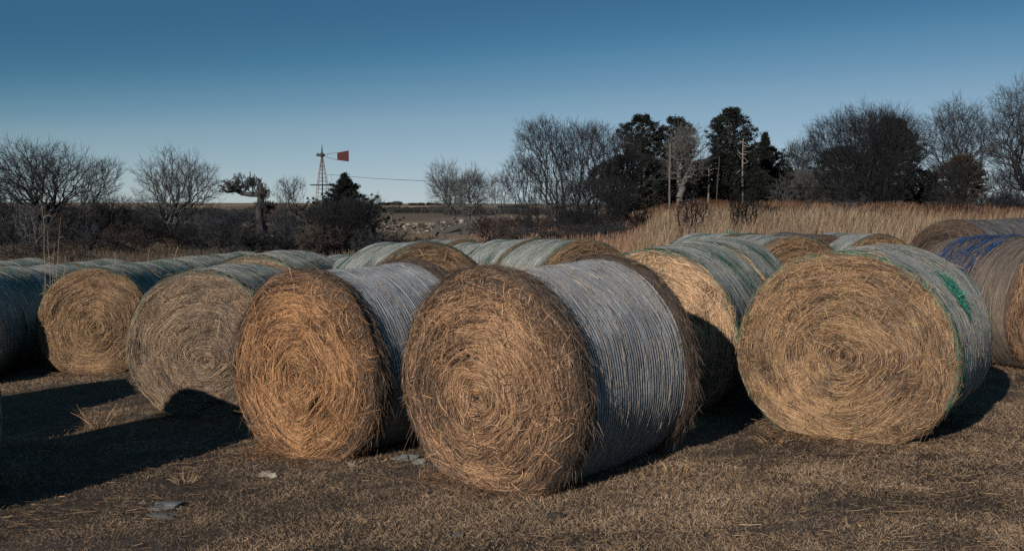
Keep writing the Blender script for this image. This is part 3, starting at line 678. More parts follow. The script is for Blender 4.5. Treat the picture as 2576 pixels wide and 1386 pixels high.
def bare_tree(X0, X1, Yt, d, label, seed, base=None, col=(.045, .044, .046), name='bare_tree', cat='bare tree', shape='dome', n=900, cb=.22, alpha=.5, fork=.22, r0=.17, stems=1, twig=1., cx=None):
    """a leafless tree filling the photo's columns X0..X1 up to row Yt at depth d, its foot at column base"""
    rng = np.random.default_rng(seed)
    w = (X1 - X0) / F * d * .94; bx = px(base if base is not None else (X0 + X1) / 2, d); g = float(gz(bx, d)); h = (zpx(Yt, d) - g)
    mid = px((X0 + X1) / 2, d) - bx
    root = thing(name, (bx, d, g - .05), label, cat)
    pts = crown_points(rng, n, w, h * .97, shape, cb, seed, mid)
    GT, GC = Geo(), Geo()
    if stems > 1: tr = np.array([[0, 0, 0], [0, 0, .08]])
    else:
        k = 7; t = np.linspace(0, 1, k); wob = rng.normal(0, .05, (k, 2)) * fork * h * .5; wob[0] = 0
        tr = np.stack([mid * .5 * fork * t + wob[:, 0], wob[:, 1], fork * h * t], -1)
    P, par, cnt = grow(rng, pts, tr, alpha)
    r = np.maximum(r0 * (cnt / cnt[0]) ** .46 * (1.0 if stems == 1 else 1.0), .0)
    idx = np.arange(1, len(P)); A, Bq = P[par[idx]], P[idx]; ra = r[idx] * 1.12; rb = r[idx]
    # a bend in the middle of every limb
    M = (A + Bq) / 2 + rng.normal(0, .12, A.shape) * np.linalg.norm(Bq - A, axis=1, keepdims=True)
    big = r[idx] > r0 * .22; sc_ = d / 55.
    c = np.array(col)
    for G, m, sides in ((GT, big, 7), (GC, ~big, 3)):
        if m.sum() == 0: continue
        cc = c * rng.uniform(.75, 1.3, (m.sum(), 1)); rm = (ra + rb) / 2; lo = .0085 * sc_
        G.segs(A[m], M[m], np.maximum(ra[m], lo), np.maximum(rm[m], lo), sides, cc); G.segs(M[m], Bq[m], np.maximum(rm[m], lo), np.maximum(rb[m], lo), sides, cc)
    # twigs
    leaf = idx[r[idx] < r0 * .16]; k = max(1, int(round(3 * twig)))
    S = np.repeat(P[leaf], k, 0); dirp = norm(np.repeat(P[leaf] - P[par[leaf]], k, 0) + 1e-6)
    rad_ = norm(S - [mid * .6, 0, h * .35]); dd = norm(dirp * .8 + rad_ * .35 + rng.normal(0, .42, S.shape) + [0, 0, .05]); L = rng.uniform(.25, .8, (len(S), 1)) * sc_ * (h / 6.) ** .3 * (w * h / 30) ** .15
    E1 = S + dd * L * .5; d2 = norm(dd + rng.normal(0, .2, S.shape) + [0, 0, .1]); E2 = E1 + d2 * L * .5
    tc = c * rng.uniform(.7, 1.3, (len(S), 1)); one = np.ones(len(S)); rt = .005 * sc_
    GC.segs(S, E1, one * rt, one * rt, 3, tc); GC.segs(E1, E2, one * rt, one * rt * .6, 3, tc)
    S2 = np.concatenate([E1, S * .5 + E1 * .5]); d3 = norm(np.concatenate([dd, dd]) + rng.normal(0, .42, S2.shape)); L2 = np.concatenate([L, L]) * rng.uniform(.3, .6, (len(S2), 1))
    GC.segs(S2, S2 + d3 * L2, np.full(len(S2), rt * .8), np.full(len(S2), rt * .5), 3, np.concatenate([tc, tc]))
    if GT.n: GT.obj('trunk', M_BARK, root)
    GC.obj('crown', M_BARK, root)
    return root
BK = (.042, .041, .044); PALE = (.10, .098, .095); DK = (.026, .026, .029)
bare_tree(-60, 245, 343, 62, 'large spreading bare tree at the left edge, the tallest on that side', 101, base=120, n=1150, cb=.26, alpha=.5, r0=.28, fork=.2, col=BK)
bare_tree(205, 335, 410, 60, 'slender bare tree leaning right beside the large left tree', 102, base=185, n=420, shape='fan', r0=.10, alpha=.6)
bare_tree(340, 560, 376, 62, 'round topped bare tree with pale forked trunk, second from left', 103, base=440, n=780, cb=.22, r0=.2, alpha=.5, col=(.075, .073, .071))
bare_tree(685, 782, 456, 70, 'small thin bare tree left of the windmill', 105, base=722, n=260, shape='fan', r0=.07, stems=3)
bare_tree(20, 140, 520, 48, 'short pale stemmed tree low in front of the large left tree', 106, base=88, n=260, shape='fan', r0=.08, stems=3, col=PALE)
bare_tree(-60, 60, 400, 56, 'twiggy bare tree cut off by the left edge', 107, base=0, n=420, r0=.12, cb=.1)
bare_tree(225, 350, 500, 66, 'low twiggy tree between the two large left trees', 108, base=290, n=320, shape='fan', r0=.08, stems=4, col=DK)
bare_tree(1064, 1165, 410, 90, 'pale bare tree left of its twin beside the stone wall', 110, base=1148, n=420, r0=.15, cb=.22, col=PALE, alpha=.5)
bare_tree(1150, 1230, 414, 88, 'pale bare tree right of its twin above the collapsed shed', 111, base=1178, n=420, r0=.15, cb=.2, col=PALE, alpha=.5)
bare_tree(1205, 1300, 446, 80, 'thin leaning tree right of the twin pale trees', 112, base=1252, n=240, shape='fan', r0=.08, col=PALE)
bare_tree(1266, 1450, 310, 50, 'tall fan shaped bare tree leaning left in the middle thicket', 113, base=1420, n=900, shape='fan', r0=.12, alpha=.65, stems=4)
bare_tree(1370, 1580, 318, 51, 'dense bare tree in the middle thicket next to the cedars', 114, base=1480, n=1100, shape='fan', r0=.12, alpha=.6, stems=4, col=BK)
bare_tree(1500, 1640, 345, 54, 'bare tree overlapping the flat topped cedar from the left', 130, base=1540, n=600, shape='fan', r0=.10, alpha=.6, stems=3, col=BK)
bare_tree(1245, 1380, 400, 45, 'low brushy tree at the left foot of the middle thicket', 115, base=1345, n=450, shape='fan', r0=.06, stems=5, col=DK, alpha=.7)
bare_tree(1360, 1640, 455, 44, 'wide tangled shrub under the middle thicket', 116, base=1460, n=900, shape='fan', r0=.06, stems=8, col=DK, name='bare_shrub', cat='shrub')
bare_tree(1668, 1785, 308, 68, 'gnarled pale bark tree in front of the flat topped cedar', 117, base=1710, n=420, r0=.22, cb=.35, fork=.4, col=(.13, .12, .11), alpha=.35)
bare_tree(1685, 1800, 497, 30, 'small forked sapling on the grass slope, left of its pair', 118, base=1738, n=300, shape='fan', r0=.07, stems=3, col=(.016, .015, .016))
bare_tree(1812, 1925, 476, 30, 'small forked sapling on the grass slope, right of its pair', 119, base=1874, n=380, shape='fan', r0=.08, stems=3, col=(.016, .015, .016))
bare_tree(1935, 2010, 440, 60, 'spindly pale sapling in front of the house roof', 120, base=1972, n=140, r0=.06, cb=.15, col=PALE)
bare_tree(1960, 2075, 348, 110, 'small bare tree rising behind the house', 121, base=2015, n=420, r0=.13, cb=.3)
bare_tree(1965, 2370, 296, 57, 'broad low fan of a bare tree right of the house', 122, base=2185, n=1900, shape='fan', r0=.17, alpha=.7, stems=5, col=DK)
bare_tree(2080, 2315, 258, 72, 'round bare crown rising behind the broad fan shaped tree', 123, base=2200, n=900, r0=.18, cb=.3)
bare_tree(1985, 2115, 436, 60, 'leafless bush in front of the house porch', 131, base=2050, n=170, shape='fan', r0=.05, stems=5, col=DK, name='bare_shrub', cat='shrub')
bare_tree(2305, 2500, 244, 68, 'bare tree with a rounded crown between the fan tree and the right edge', 124, base=2410, n=900, r0=.17, cb=.25, alpha=.45)
bare_tree(2455, 2730, 180, 57, 'tallest bare tree, cut off by the right edge', 125, base=2585, n=1700, r0=.22, cb=.15, alpha=.4)
bare_tree(2300, 2460, 415, 56, 'low twiggy tree under the rounded crown at right', 126, base=2370, n=450, shape='fan', r0=.06, stems=5, col=DK)
bare_tree(2445, 2620, 430, 55, 'tangled low tree at the right edge above the fallen limb', 127, base=2540, n=450, shape='fan', r0=.06, stems=5, col=DK)
bare_tree(745, 990, 505, 43, 'wide dark bare bush below the windmill', 128, base=870, n=1300, shape='fan', r0=.06, stems=9, col=DK, alpha=.7, name='bare_shrub', cat='shrub')
bare_tree(885, 985, 500, 47, 'tall twigs right of the young cedar', 129, base=920, n=220, shape='fan', r0=.04, stems=4, col=BK, name='bare_shrub', cat='shrub')

# old snag with one crooked limb
def snag_tree():
    rng = np.random.default_rng(104); d = 55.; bx = px(656, d); g = float(gz(bx, d))
    root = thing('old_tree', (bx, d, g - .05), 'old tree with thick broken trunk and crooked limb to the left', 'tree')
    top = zpx(460, d) - g; G = Geo(); GC = Geo()
    n = 14; t = np.linspace(0, 1, n); z = top * t; x = -.0 + .05 * np.sin(t * 9); r = np.interp(t, [0, .1, .5, .62, .9, 1], [.30, .24, .22, .2, .17, .14])
    P = np.stack([x, .03 * np.cos(t * 7), z], -1); G.segs(P[:-1], P[1:], r[:-1], r[1:], 10, (.05, .047, .045))
    zl = zpx(487, d) - g
    L = np.array([[0, 0, zl], [-.5, 0, zl - .02], [-1.0, 0, zl + .05], [-1.35, .05, zl + .22], [-1.8, .1, zl + .12], [-2.2, .1, zl + .3]]); rl = np.array([.15, .13, .12, .10, .07, .03])
    G.segs(L[:-1], L[1:], rl[:-1], rl[1:], 8, (.07, .065, .06)); G.obj('trunk', M_BARK, root)
    for (x, z, w, h, sd, ln) in ((-1.0, zl, 1.5, 1.15, 1, 0), (-1.7, zl + .1, 1.2, .7, 2, -.3), (.1, zl - .7, 1.0, 1.3, 3, .3), (-.4, zl, 1.2, 1.2, 4, .1), (.3, zl - 1, 1.3, .8, 5, .5)):
        out = gen_tree(np.random.default_rng(sd), stems=4, spread=50, r0=.05, nch=(6, 5, 4, 4), lean=(ln, 0), wig=.3); s, a, b = fit_tree(out, w, h)
        for pts, rs, lv in out:
            Pq = pts * s + [x, 0, z]; GC.segs(Pq[:, :-1].reshape(-1, 3), Pq[:, 1:].reshape(-1, 3), np.maximum(rs[:, :-1].ravel(), .008), np.maximum(rs[:, 1:].ravel(), .006), 3, (.07, .065, .06))
    GC.obj('crown', M_BARK, root)
snag_tree()

def cedar(X0, X1, Yt, d, label, seed, base=None, Yb=None, shape='cone', n=420, col=(.017, .020, .017), trunks=1, tcol=(.12, .10, .085), clump=.25, dens=46):
    rng = np.random.default_rng(seed); bx = px(base if base else (X0 + X1) / 2, d); g = float(gz(bx, d)); h = zpx(Yt, d) - g; w = (X1 - X0) / F * d / 2
    zb = (zpx(Yb, d) - g) if Yb else h * .08; cx = px((X0 + X1) / 2, d) - bx
    root = thing('cedar_tree', (bx, d, g - .05), label, 'cedar tree')
    G = Geo()
    for k in range(trunks):
        ox = (k - (trunks - 1) / 2) * .75; t = np.linspace(0, 1, 9); P = np.stack([ox + (cx - ox * .6) * t ** 1.5 + .04 * np.sin(t * 8 + k), .1 * k + 0 * t, h * .93 * t], -1); r = .21 * (1 - .85 * t) * (h / 6) ** .5
        G.segs(P[:-1], P[1:], r[:-1], r[1:], 8, tcol)
    # limbs that carry the clumps
    t = rng.uniform(0, 1, n); z = zb + (h - zb) * t
    if shape == 'cone': pr = (1 - t) ** .8 * (.55 + .45 * (1 - t)) + .03
    elif shape == 'round': pr = np.sqrt(np.clip(1 - (2 * t - 1) ** 2, 0, 1)) * .95 + .08
    elif shape == 'flat': pr = np.clip(.45 + .75 * np.sin(pi * np.clip(t * .9 + .1, 0, 1)), 0, 1.1) * np.where(t > .85, .75, 1)
    else: pr = np.clip(1.05 - t ** 2.2, .12, 1)
    a = rng.uniform(0, 2 * pi, n); rough = 1 + .32 * noise(np.cos(a) * 1.5, np.sin(a) * 1.5, t * 4.5, seed); rr = w * pr * rough * np.sqrt(rng.uniform(.12, 1, n))
    c = np.stack([cx + rr * np.cos(a), rr * np.sin(a), z], -1); c[:, 2] += rng.normal(0, .05, n)
    if shape in ('cone', 'col'):
        na = max(24, n // 9); at_ = (np.arange(na) + rng.uniform(0, 1, na)) / na; aa = rng.uniform(0, 2 * pi, na); k_ = rng.integers(0, na, n); f_ = rng.uniform(.1, 1, n) ** .7
        tt_ = at_[k_]; ppr = (1 - tt_) ** 1.15 * 1.05 + .04 if shape == 'cone' else np.clip(1.0 - tt_ ** 2, .2, 1) * rng.uniform(.55, 1.1, na)[k_]
        rr = w * ppr * f_ * rng.uniform(.75, 1.15, na)[k_]; a = aa[k_] + rng.normal(0, .12, n)
        z = zb + (h - zb) * tt_ * .95 + rr * (.4 if shape == 'cone' else .12) * f_; ax_ = rng.uniform(0, 1, n) < .1; rr = np.where(ax_, .04, rr); z = np.where(ax_, zb + (h - zb) * rng.uniform(.6, 1.02, n), z)
        c = np.stack([cx + rr * np.cos(a), rr * np.sin(a), z], -1) + rng.normal(0, .04, (n, 3)); cs_k = 1.15 - .55 * f_
    else: cs_k = np.ones(n)
    st = np.stack([cx * (z / h), np.zeros(n), np.maximum(z - rr * .55, .1)], -1)
    m = rng.uniform(0, 1, n) < .5; G.segs(st[m], c[m], np.full(m.sum(), .03), np.full(m.sum(), .012), 4, tcol)
    G.obj('trunk', M_BARK, root)
    G = Geo(); k = dens; cs = clump * rng.uniform(.6, 1.3, n) * cs_k
    q = np.repeat(c, k, 0); s_ = np.repeat(cs, k)[:, None]
    off = rng.normal(0, .42, (n * k, 3)) * s_ * [1, 1, .7]; out = norm(np.repeat(np.stack([np.cos(a), np.sin(a), np.full(n, .6)], -1), k, 0) + rng.normal(0, .6, (n * k, 3)))
    p0 = q + off; l = rng.uniform(.05, .13, (n * k, 1)) * (clump / .22); p1 = p0 + out * l
    cc = np.array(col) * np.repeat(rng.uniform(.6, 1.5, (n, 1)), k, 0) * rng.uniform(.75, 1.3, (n * k, 1))
    G.ribbons(np.stack([p0, p1], 1), rng.uniform(.03, .065, n * k) * (clump / .22), norm(np.cross(out, rng.normal(0, 1, (n * k, 3)))), cc, taper=.6)
    G.obj('foliage', M_LEAF, root, smooth=False)
cedar(705, 1030, 440, 48, 'young pointed cedar rising out of the bush below the windmill', 201, base=868, n=1500, dens=34, clump=.15)
cedar(1562, 1662, 294, 76, 'flat topped cedar nearest the middle thicket', 202, shape='flat', Yb=400, n=380)
cedar(1652, 1742, 298, 77, 'flat topped cedar behind the gnarled pale tree', 203, shape='flat', Yb=410, n=320)
cedar(1480, 1700, 392, 74, 'low dark cedar mass under the flat topped cedar', 204, shape='round', Yb=520, n=900)
cedar(1782, 1885, 278, 72, 'tallest cedar with two bare trunks at its foot', 205, shape='flat', Yb=415, n=520, trunks=2)
cedar(1700, 1925, 398, 73, 'dark lower cedar wrapped round the trunks of the tallest cedar', 206, shape='round', Yb=500, n=900, trunks=3)
cedar(1862, 1978, 338, 80, 'pointed cedar right of the tallest cedar', 207, shape='cone', base=1910, n=700, Yb=495)
cedar(1855, 1990, 372, 83, 'broad dark cedar behind the pointed cedar', 214, shape='round', n=620, Yb=500)
cedar(1870, 1950, 440, 70, 'short dark cedar in front of the house chimney end', 208, shape='round', n=260, Yb=510)
cedar(1620, 1760, 405, 76, 'dark cedar behind the wooden pole', 209, shape='round', Yb=505, n=560)
cedar(2040, 2190, 372, 74, 'dark cedar behind the left half of the fan shaped tree', 210, shape='round', n=480, Yb=500)
cedar(2175, 2300, 303, 70, 'tall cedar standing inside the bare fan shaped tree', 211, shape='flat', n=760, Yb=505)
cedar(2365, 2465, 392, 66, 'brownish cedar under the rounded bare crown at right', 212, shape='flat', n=300, Yb=500, col=(.045, .036, .03))
cedar(2255, 2370, 430, 75, 'low cedar right of the tall cedar', 213, shape='round', n=320, Yb=520)

# bleached dead snag
def dead_snag(X, Yt, Yb, d, label, seed, lean=.3):
    rng = np.random.default_rng(seed); bx = px(X, d); g = float(gz(bx, d)); h = zpx(Yt, d) - g
    root = thing('dead_snag', (bx, d, g), label, 'dead tree'); G = Geo(); t = np.linspace(0, 1, 10)
    P = np.stack([lean * np.sin(t * 2.2) * -.3, 0 * t, h * t], -1); r = .10 * (1 - .7 * t); G.segs(P[:-1], P[1:], r[:-1], r[1:], 8, (.22, .19, .165))
    G.obj('trunk', M_BARK, root); G = Geo()
    for k in range(9):
        tt = .55 + .45 * rng.uniform(); p = np.array([np.interp(tt, t, P[:, 0]), 0, h * tt]); dd = norm(np.array([rng.choice([-1, 1]) * 1., rng.normal(0, .5), rng.uniform(-.5, .6)])); l = rng.uniform(.3, .8)
        q = [p, p + dd * l * .5, p + dd * l + np.array([0, 0, rng.uniform(-.25, .25)])]; q = np.array(q); G.segs(q[:-1], q[1:], np.array([.05, .035]), np.array([.035, .012]), 5, (.22, .19, .165))
    G.obj('limbs', M_BARK, root)
dead_snag(1868, 350, 0, 70, 'bleached dead snag against the tallest cedar', 301)
dead_snag(1778, 425, 0, 70, 'bleached broken trunk left of the tallest cedar', 302, -.3)

# ------------------------------------------------------------------ rough grass and thickets
def tall_grass():
    rng = np.random.default_rng(17); N = 140000
    az = np.radians(rng.uniform(2.5, 38, N)); r = 22 + 58 * rng.uniform(0, 1, N) ** .9
    x, y = r * np.sin(az), r * np.cos(az)
    k = sstep(4.6, 10., np.degrees(az) + 1.2 * noise(r * .15, 0 * r, 0, 91)); n = 1.5 * fbm(x * .22, y * .12, 0, 80, 4)
    keep = rng.uniform(0, 1, N) < np.minimum(1, .2 + 1.4 * k) * (.8 + .5 * n); x, y, r, k, n = x[keep], y[keep], r[keep], k[keep], n[keep]; N = len(x)
    h = rng.uniform(.45, 1.0, N) * (.6 + .5 * k) * (1 + .3 * (r < 42)) * (1 + .35 * n) * np.where(r > 62, .7, 1) * (.22 + .78 * k)
    p0 = np.stack([x, y, gzd(x, y) - .02], -1); ln = rng.normal(.10, .12, N) * h
    p1 = p0 + np.stack([ln * .4, rng.normal(0, .05, N), h * .6], -1); p2 = p1 + np.stack([ln * .9 + rng.normal(0, .05, N), rng.normal(0, .06, N), h * .4], -1)
    w = np.clip(.0003 * r, .008, .022) * rng.uniform(.7, 1.4, N)
    C = np.array([(.43, .31, .195), (.23, .15, .095), (.12, .076, .052), (.30, .23, .16), (.05, .038, .032)])[rng.choice(5, N, p=(.3, .27, .2, .13, .1))]
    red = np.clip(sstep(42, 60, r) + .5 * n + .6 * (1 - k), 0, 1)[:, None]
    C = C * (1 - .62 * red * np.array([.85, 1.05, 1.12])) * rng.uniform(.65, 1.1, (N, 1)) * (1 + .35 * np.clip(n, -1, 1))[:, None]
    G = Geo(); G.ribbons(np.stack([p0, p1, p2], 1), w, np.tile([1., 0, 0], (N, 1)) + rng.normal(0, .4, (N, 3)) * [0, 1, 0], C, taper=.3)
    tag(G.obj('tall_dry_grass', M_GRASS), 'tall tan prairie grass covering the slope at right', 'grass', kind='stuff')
    # lower scruffy grass in the middle and at the left
    N = 105000; az = np.radians(rng.uniform(-38, 7.5, N)); r = 21 + 90 * rng.uniform(0, 1, N) ** 1.1; x, y = r * np.sin(az), r * np.cos(az)
    n = fbm(x * .12, y * .12, 0, 83, 3); mid_ = sstep(-4, 2, np.degrees(az)); h = rng.uniform(.12, .42, N) * (1 + .5 * n) * (1 + .7 * mid_)
    p0 = np.stack([x, y, gzd(x, y) - .02], -1); p1 = p0 + np.stack([rng.normal(0, .1, N), rng.normal(0, .08, N), h], -1)
    C = np.array([(.16, .115, .08), (.11, .082, .062), (.075, .06, .048), (.2, .15, .105)])[rng.choice(4, N)] * (1 + .4 * n)[:, None] * (1 + mid_[:, None] * [.45, .15, .0]) * (.55 + .45 * sstep(-12, -7, np.degrees(az)))[:, None]  # grass at the left is coloured darker to stand for shade from the brush
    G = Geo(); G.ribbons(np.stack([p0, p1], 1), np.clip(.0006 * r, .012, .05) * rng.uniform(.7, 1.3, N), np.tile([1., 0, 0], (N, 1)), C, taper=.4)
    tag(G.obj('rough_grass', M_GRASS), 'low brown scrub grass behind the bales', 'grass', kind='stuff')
tall_grass()

def thicket(spots, label, seed, name='undergrowth', col=DK, nch=(6, 5, 4)):
    """a mass of twiggy brush nobody could count"""
    rng = np.random.default_rng(seed); G = Geo()
    for (X, d, w, h) in spots:
        out = gen_tree(rng, stems=7, levels=3, spread=48, r0=.035, nch=nch, K=4, trop=.06, wig=.2); s, a, b = fit_tree(out, w, h); bx = px(X, d); g = float(gz(bx, d)); tone = rng.uniform(.5, 2.2) * np.array([1, 1, 1]) if rng.uniform() < .6 else rng.uniform(1., 2.2) * np.array([1.3, 1.0, .8])
        for pts, rs, lv in out:
            P = pts * s + [bx, d, g]; m = len(P)
            G.segs(P[:, :-1].reshape(-1, 3), P[:, 1:].reshape(-1, 3), np.maximum(rs[:, :-1].ravel(), .008 + d * .00006), np.maximum(rs[:, 1:].ravel(), .007), 3, np.array(col) * tone * rng.uniform(.7, 1.5, (m * (P.shape[1] - 1), 1)))
    tag(G.obj(name, M_BARK), label, 'undergrowth', kind='stuff')
rg = np.random.default_rng(5)
thicket([(X, rg.uniform(42, 72), rg.uniform(2.2, 3.6), rg.uniform(.9, 2.3)) for X in np.linspace(-60, 770, 30) + rg.uniform(-14, 14, 30)], 'tangle of dark bare brush behind the left bales', 9)
thicket([(X, rg.uniform(84, 125), rg.uniform(3, 6), rg.uniform(1.6, 3.0)) for X in np.linspace(-60, 780, 36) + rg.uniform(-12, 12, 36)], 'dark brush line beyond the left trees', 10)
thicket([(X, rg.uniform(46, 62), rg.uniform(2, 3), rg.uniform(.8, 1.7)) for X in list(np.linspace(1225, 1590, 12)) + list(np.linspace(2040, 2600, 22))] + [(X, rg.uniform(38, 44), rg.uniform(2, 3), rg.uniform(.8, 1.4)) for X in np.linspace(1270, 1560, 5)] + [(X, rg.uniform(41, 45), rg.uniform(1.6, 2.4), rg.uniform(1., 1.7)) for X in np.linspace(775, 960, 8)] + [(X, rg.uniform(82, 100), rg.uniform(3, 5), rg.uniform(2., 3.4)) for X in np.linspace(1640, 2640, 34)] + [(X, rg.uniform(40, 56), rg.uniform(.8, 1.6), rg.uniform(.7, 1.3)) for X in rg.uniform(1590, 2560, 14)], 'brush at the foot of the middle and right trees', 11)

def woodland(rows, label, seed, name, col=(.04, .04, .038)):
    rng = np.random.default_rng(seed); G = Geo()
    for (X0, X1, d, Y0, Y1, n) in rows:
        X = rng.uniform(X0, X1, n); dd = d * rng.uniform(.96, 1.06, n); x = (X - 1288) / F * dd; g = gz(x, dd)
        h0 = (HC - (Y0 - 515) / F * d) - (HC - (Y1 - 515) / F * d); h = np.abs(h0) * (.65 + .5 * fbm(X * .03, np.zeros(n) + Y0, 0, seed, 3)) * 1.0
        k = 70; q = np.repeat(np.stack([x, dd, g + h * .5], -1), k, 0); hh = np.repeat(h, k)[:, None]
        u = rng.normal(0, 1, (n * k, 3)); u = norm(u) * rng.uniform(.3, 1, (n * k, 1)); p0 = q + u * hh * [.8, .8, .5]
        o = norm(rng.normal(0, 1, (n * k, 3)) + [0, 0, .5]); ps = d / F * 2.4
        G.ribbons(np.stack([p0, p0 + o * ps * .9], 1), np.full(n * k, ps * .6), norm(np.cross(o, rng.normal(0, 1, (n * k, 3)))), np.array(col) * np.repeat(rng.uniform(.6, 1.5, (n, 1)), k, 0), taper=.6)
    tag(G.obj(name, M_LEAF, smooth=False), label, 'woodland', kind='stuff')
woodland([(1120, 1400, 330, 519, 546, 260), (940, 1140, 420, 522, 540, 150), (-60, 800, 300, 517, 545, 560), (955, 1010, 1300, 509, 518, 60), (1030, 1110, 1250, 513, 519, 60), (-60, 800, 480, 516, 532, 260), (1250, 1330, 800, 513, 521, 60), (900, 1120, 700, 517, 527, 90)],
         'dark far-off woodland belt along the plain', 21, 'distant_woodland')

# ------------------------------------------------------------------ windmill
def windmill():
    d = 110.; X = 813; bx = px(X, d); g = float(gz(bx, d)); u = d / F
    root = thing('windmill', (bx, d, g), 'rusty skeleton windmill without blades, red tail vane pointing right', 'windmill', rz=rad(20))
    zt = zpx(398, d) - g; zp = zpx(466, d) - g; rust = (.30, .19, .13); dark = (.05, .045, .045)
    hw = lambda z: np.interp(z, [0, zp, zt], [.95, .50, .09])
    cs = np.array([(-1, -1), (1, -1), (1, 1), (-1, 1)])
    for k in range(4):
        G = Geo(); zz = np.array([0, zp, zt]); P = np.stack([cs[k, 0] * hw(zz), cs[k, 1] * hw(zz), zz], -1); G.segs(P[:-1], P[1:], np.full(2, .035), np.full(2, .03), 4, rust); G.obj('leg', M_METAL, root)
    G = Geo(); zs = np.arange(.5, zt - .2, .42)
    for z in zs:
        w = hw(z)
        for k in range(4):
            a, b = cs[k] * w, cs[(k + 1) % 4] * w; G.segs(np.array([[a[0], a[1], z]]), np.array([[b[0], b[1], z]]), np.array([.014]), np.array([.014]), 4, dark)
    for z0, z1 in ((.5, 2.2), (2.2, zp), (zp, 5.6), (5.6, zt - .3)):
        for k in range(4):
            a, b = cs[k] * hw(z0), cs[(k + 1) % 4] * hw(z1); G.segs(np.array([[a[0], a[1], z0]]), np.array([[b[0], b[1], z1]]), np.array([.012]), np.array([.012]), 3, dark)
    G.obj('cross_braces', M_METAL, root)
    G = Geo(); G.segs(np.array([[0, 0, .2]]), np.array([[0, 0, zt + .2]]), np.array([.07]), np.array([.06]), 8, dark); G.obj('pump_pipe', M_METAL, root)
    G = Geo()
    for i in range(5): G.box((-.25 , -.6 + i * .3, zp), (2.0 - .1 * (i % 2), .24, .12), col=(.07, .06, .055))
    G.obj('platform', M_WOOD, root)
    G = Geo(); zh = zpx(392, d) - g
    hub = np.array([[0, 0, zh - .25], [0, 0, zh - .1], [0, 0, zh + .12], [0, 0, zh + .28]]); r = np.array([.1, .24, .26, .1]); G.segs(hub[:-1], hub[1:], r[:-1], r[1:], 10, dark)
    G.segs(np.array([[-.55, 0, zh + .05], [0, 0, zh]]), np.array([[0, 0, zh], [.35, 0, zh]]), np.array([.12, .16]), np.array([.2, .07]), 8, dark)
    G.segs(np.array([[-.6, 0, zh - .1]]), np.array([[-.45, 0, zh + .22]]), np.array([.1]), np.array([.08]), 6, dark)
    go = G.obj('gearbox', M_METAL, root)
    G = Geo(); zm = zpx(367, d) - g; G.segs(np.array([[0, 0, zh + .2], [0, 0, zh + .75]]), np.array([[0, 0, zh + .75], [.02, 0, zm]]), np.array([.09, .05]), np.array([.07, .04]), 6, dark); G.obj('mast', M_METAL, root)
    x1, x2 = (851 - X) * u, (880 - X) * u
    za, zb_, zc_, zd = [zpx(Y, d) - g for Y in (386, 404, 380, 408)]
    G = Geo(); A = np.array([[.15, 0, zh + .08], [.15, 0, zh - .12]]); Bq = np.array([[x1, 0, za], [x1, 0, zb_]]); G.segs(A, Bq, np.full(2, .028), np.full(2, .028), 4, rust)
    G.segs(np.array([[.55, 0, zh + .12]]), np.array([[.55, 0, zh - .2]]), np.array([.02]), np.array([.02]), 4, rust); G.obj('tail_boom', M_METAL, root)
    G = Geo(); y = .012; V = [[x1, -y, zb_], [x2, -y, zd], [x2, -y, zc_], [x1, -y, za], [x1, y, zb_], [x2, y, zd], [x2, y, zc_], [x1, y, za]]
    G.add(V, [[0, 1, 2, 3], [5, 4, 7, 6], [0, 4, 5, 1], [3, 2, 6, 7], [1, 5, 6, 2], [0, 3, 7, 4]], (.07, .016, .013)); G.obj('tail_vane', M_METAL, root, smooth=False)
    root.rotation_euler[2] = 0
    G = Geo(); t = np.linspace(0, 2 * pi, 14); P = np.stack([.75 + .28 * np.sin(t), 0 * t, zpx(438, d) - g - .55 + .5 * np.cos(t)], -1); G.segs(P[:-1], P[1:], np.full(13, .014), np.full(13, .014), 3, dark); G.obj('wire_loop', M_METAL, root)
    # overhead line
    G = Geo(); e = np.array([px(1682, 52), 52, zpx(452, 52)]); s = np.array([px(832, d), d, zpx(440, d)]); t = np.linspace(0, 1, 30)[:, None]
    P = s * (1 - t) + e * t; P[:, 2] -= 1.2 * 4 * (t * (1 - t))[:, 0] * .35; P = P - s
    G.segs(P[:-1], P[1:], np.full(29, .018), np.full(29, .018), 4, dark); o = G.obj('overhead_wire', M_METAL); o.location = s; tag(o, 'thin overhead wire running right from the windmill to the wooden pole', 'wire')
windmill()

def post(X, Yt, d, r, label, seed, name='wooden_post', cat='post', col=(.15, .125, .10), lean=0):
    rng = np.random.default_rng(seed); bx = px(X, d); g = float(gz(bx, d)); h = zpx(Yt, d) - g; G = Geo(); t = np.linspace(0, 1, 8); P = np.stack([lean * t + .01 * np.sin(t * 9), 0 * t, h * t], -1); rr = r * (1.1 - .3 * t); G.segs(P[:-1], P[1:], rr[:-1], rr[1:], 9, col)
    G.segs(P[-1:], P[-1:] + [[0, 0, .01]], rr[-1:], np.array([.001]), 9, col); o = G.obj(name, M_WOOD); o.location = (bx, d, g); tag(o, label, cat)
post(1683, 362, 52, .06, 'tall grey wooden pole standing in the grass before the cedars', 1, 'utility_pole', 'pole', (.115, .10, .085))
post(1799, 395, 66, .045, 'thin dark pole left of the tallest cedar', 2, 'utility_pole', 'pole', (.06, .048, .04), .2)
post(1263, 560, 58, .09, 'wooden fence post right of the collapsed shed', 3, lean=.03)
post(1228, 572, 62, .05, 'thin fence post beside the collapsed shed', 4)
post(1345, 560, 60, .05, 'fence post in the middle thicket', 5)
post(985, 540, 75, .06, 'short post before the stone wall', 6)

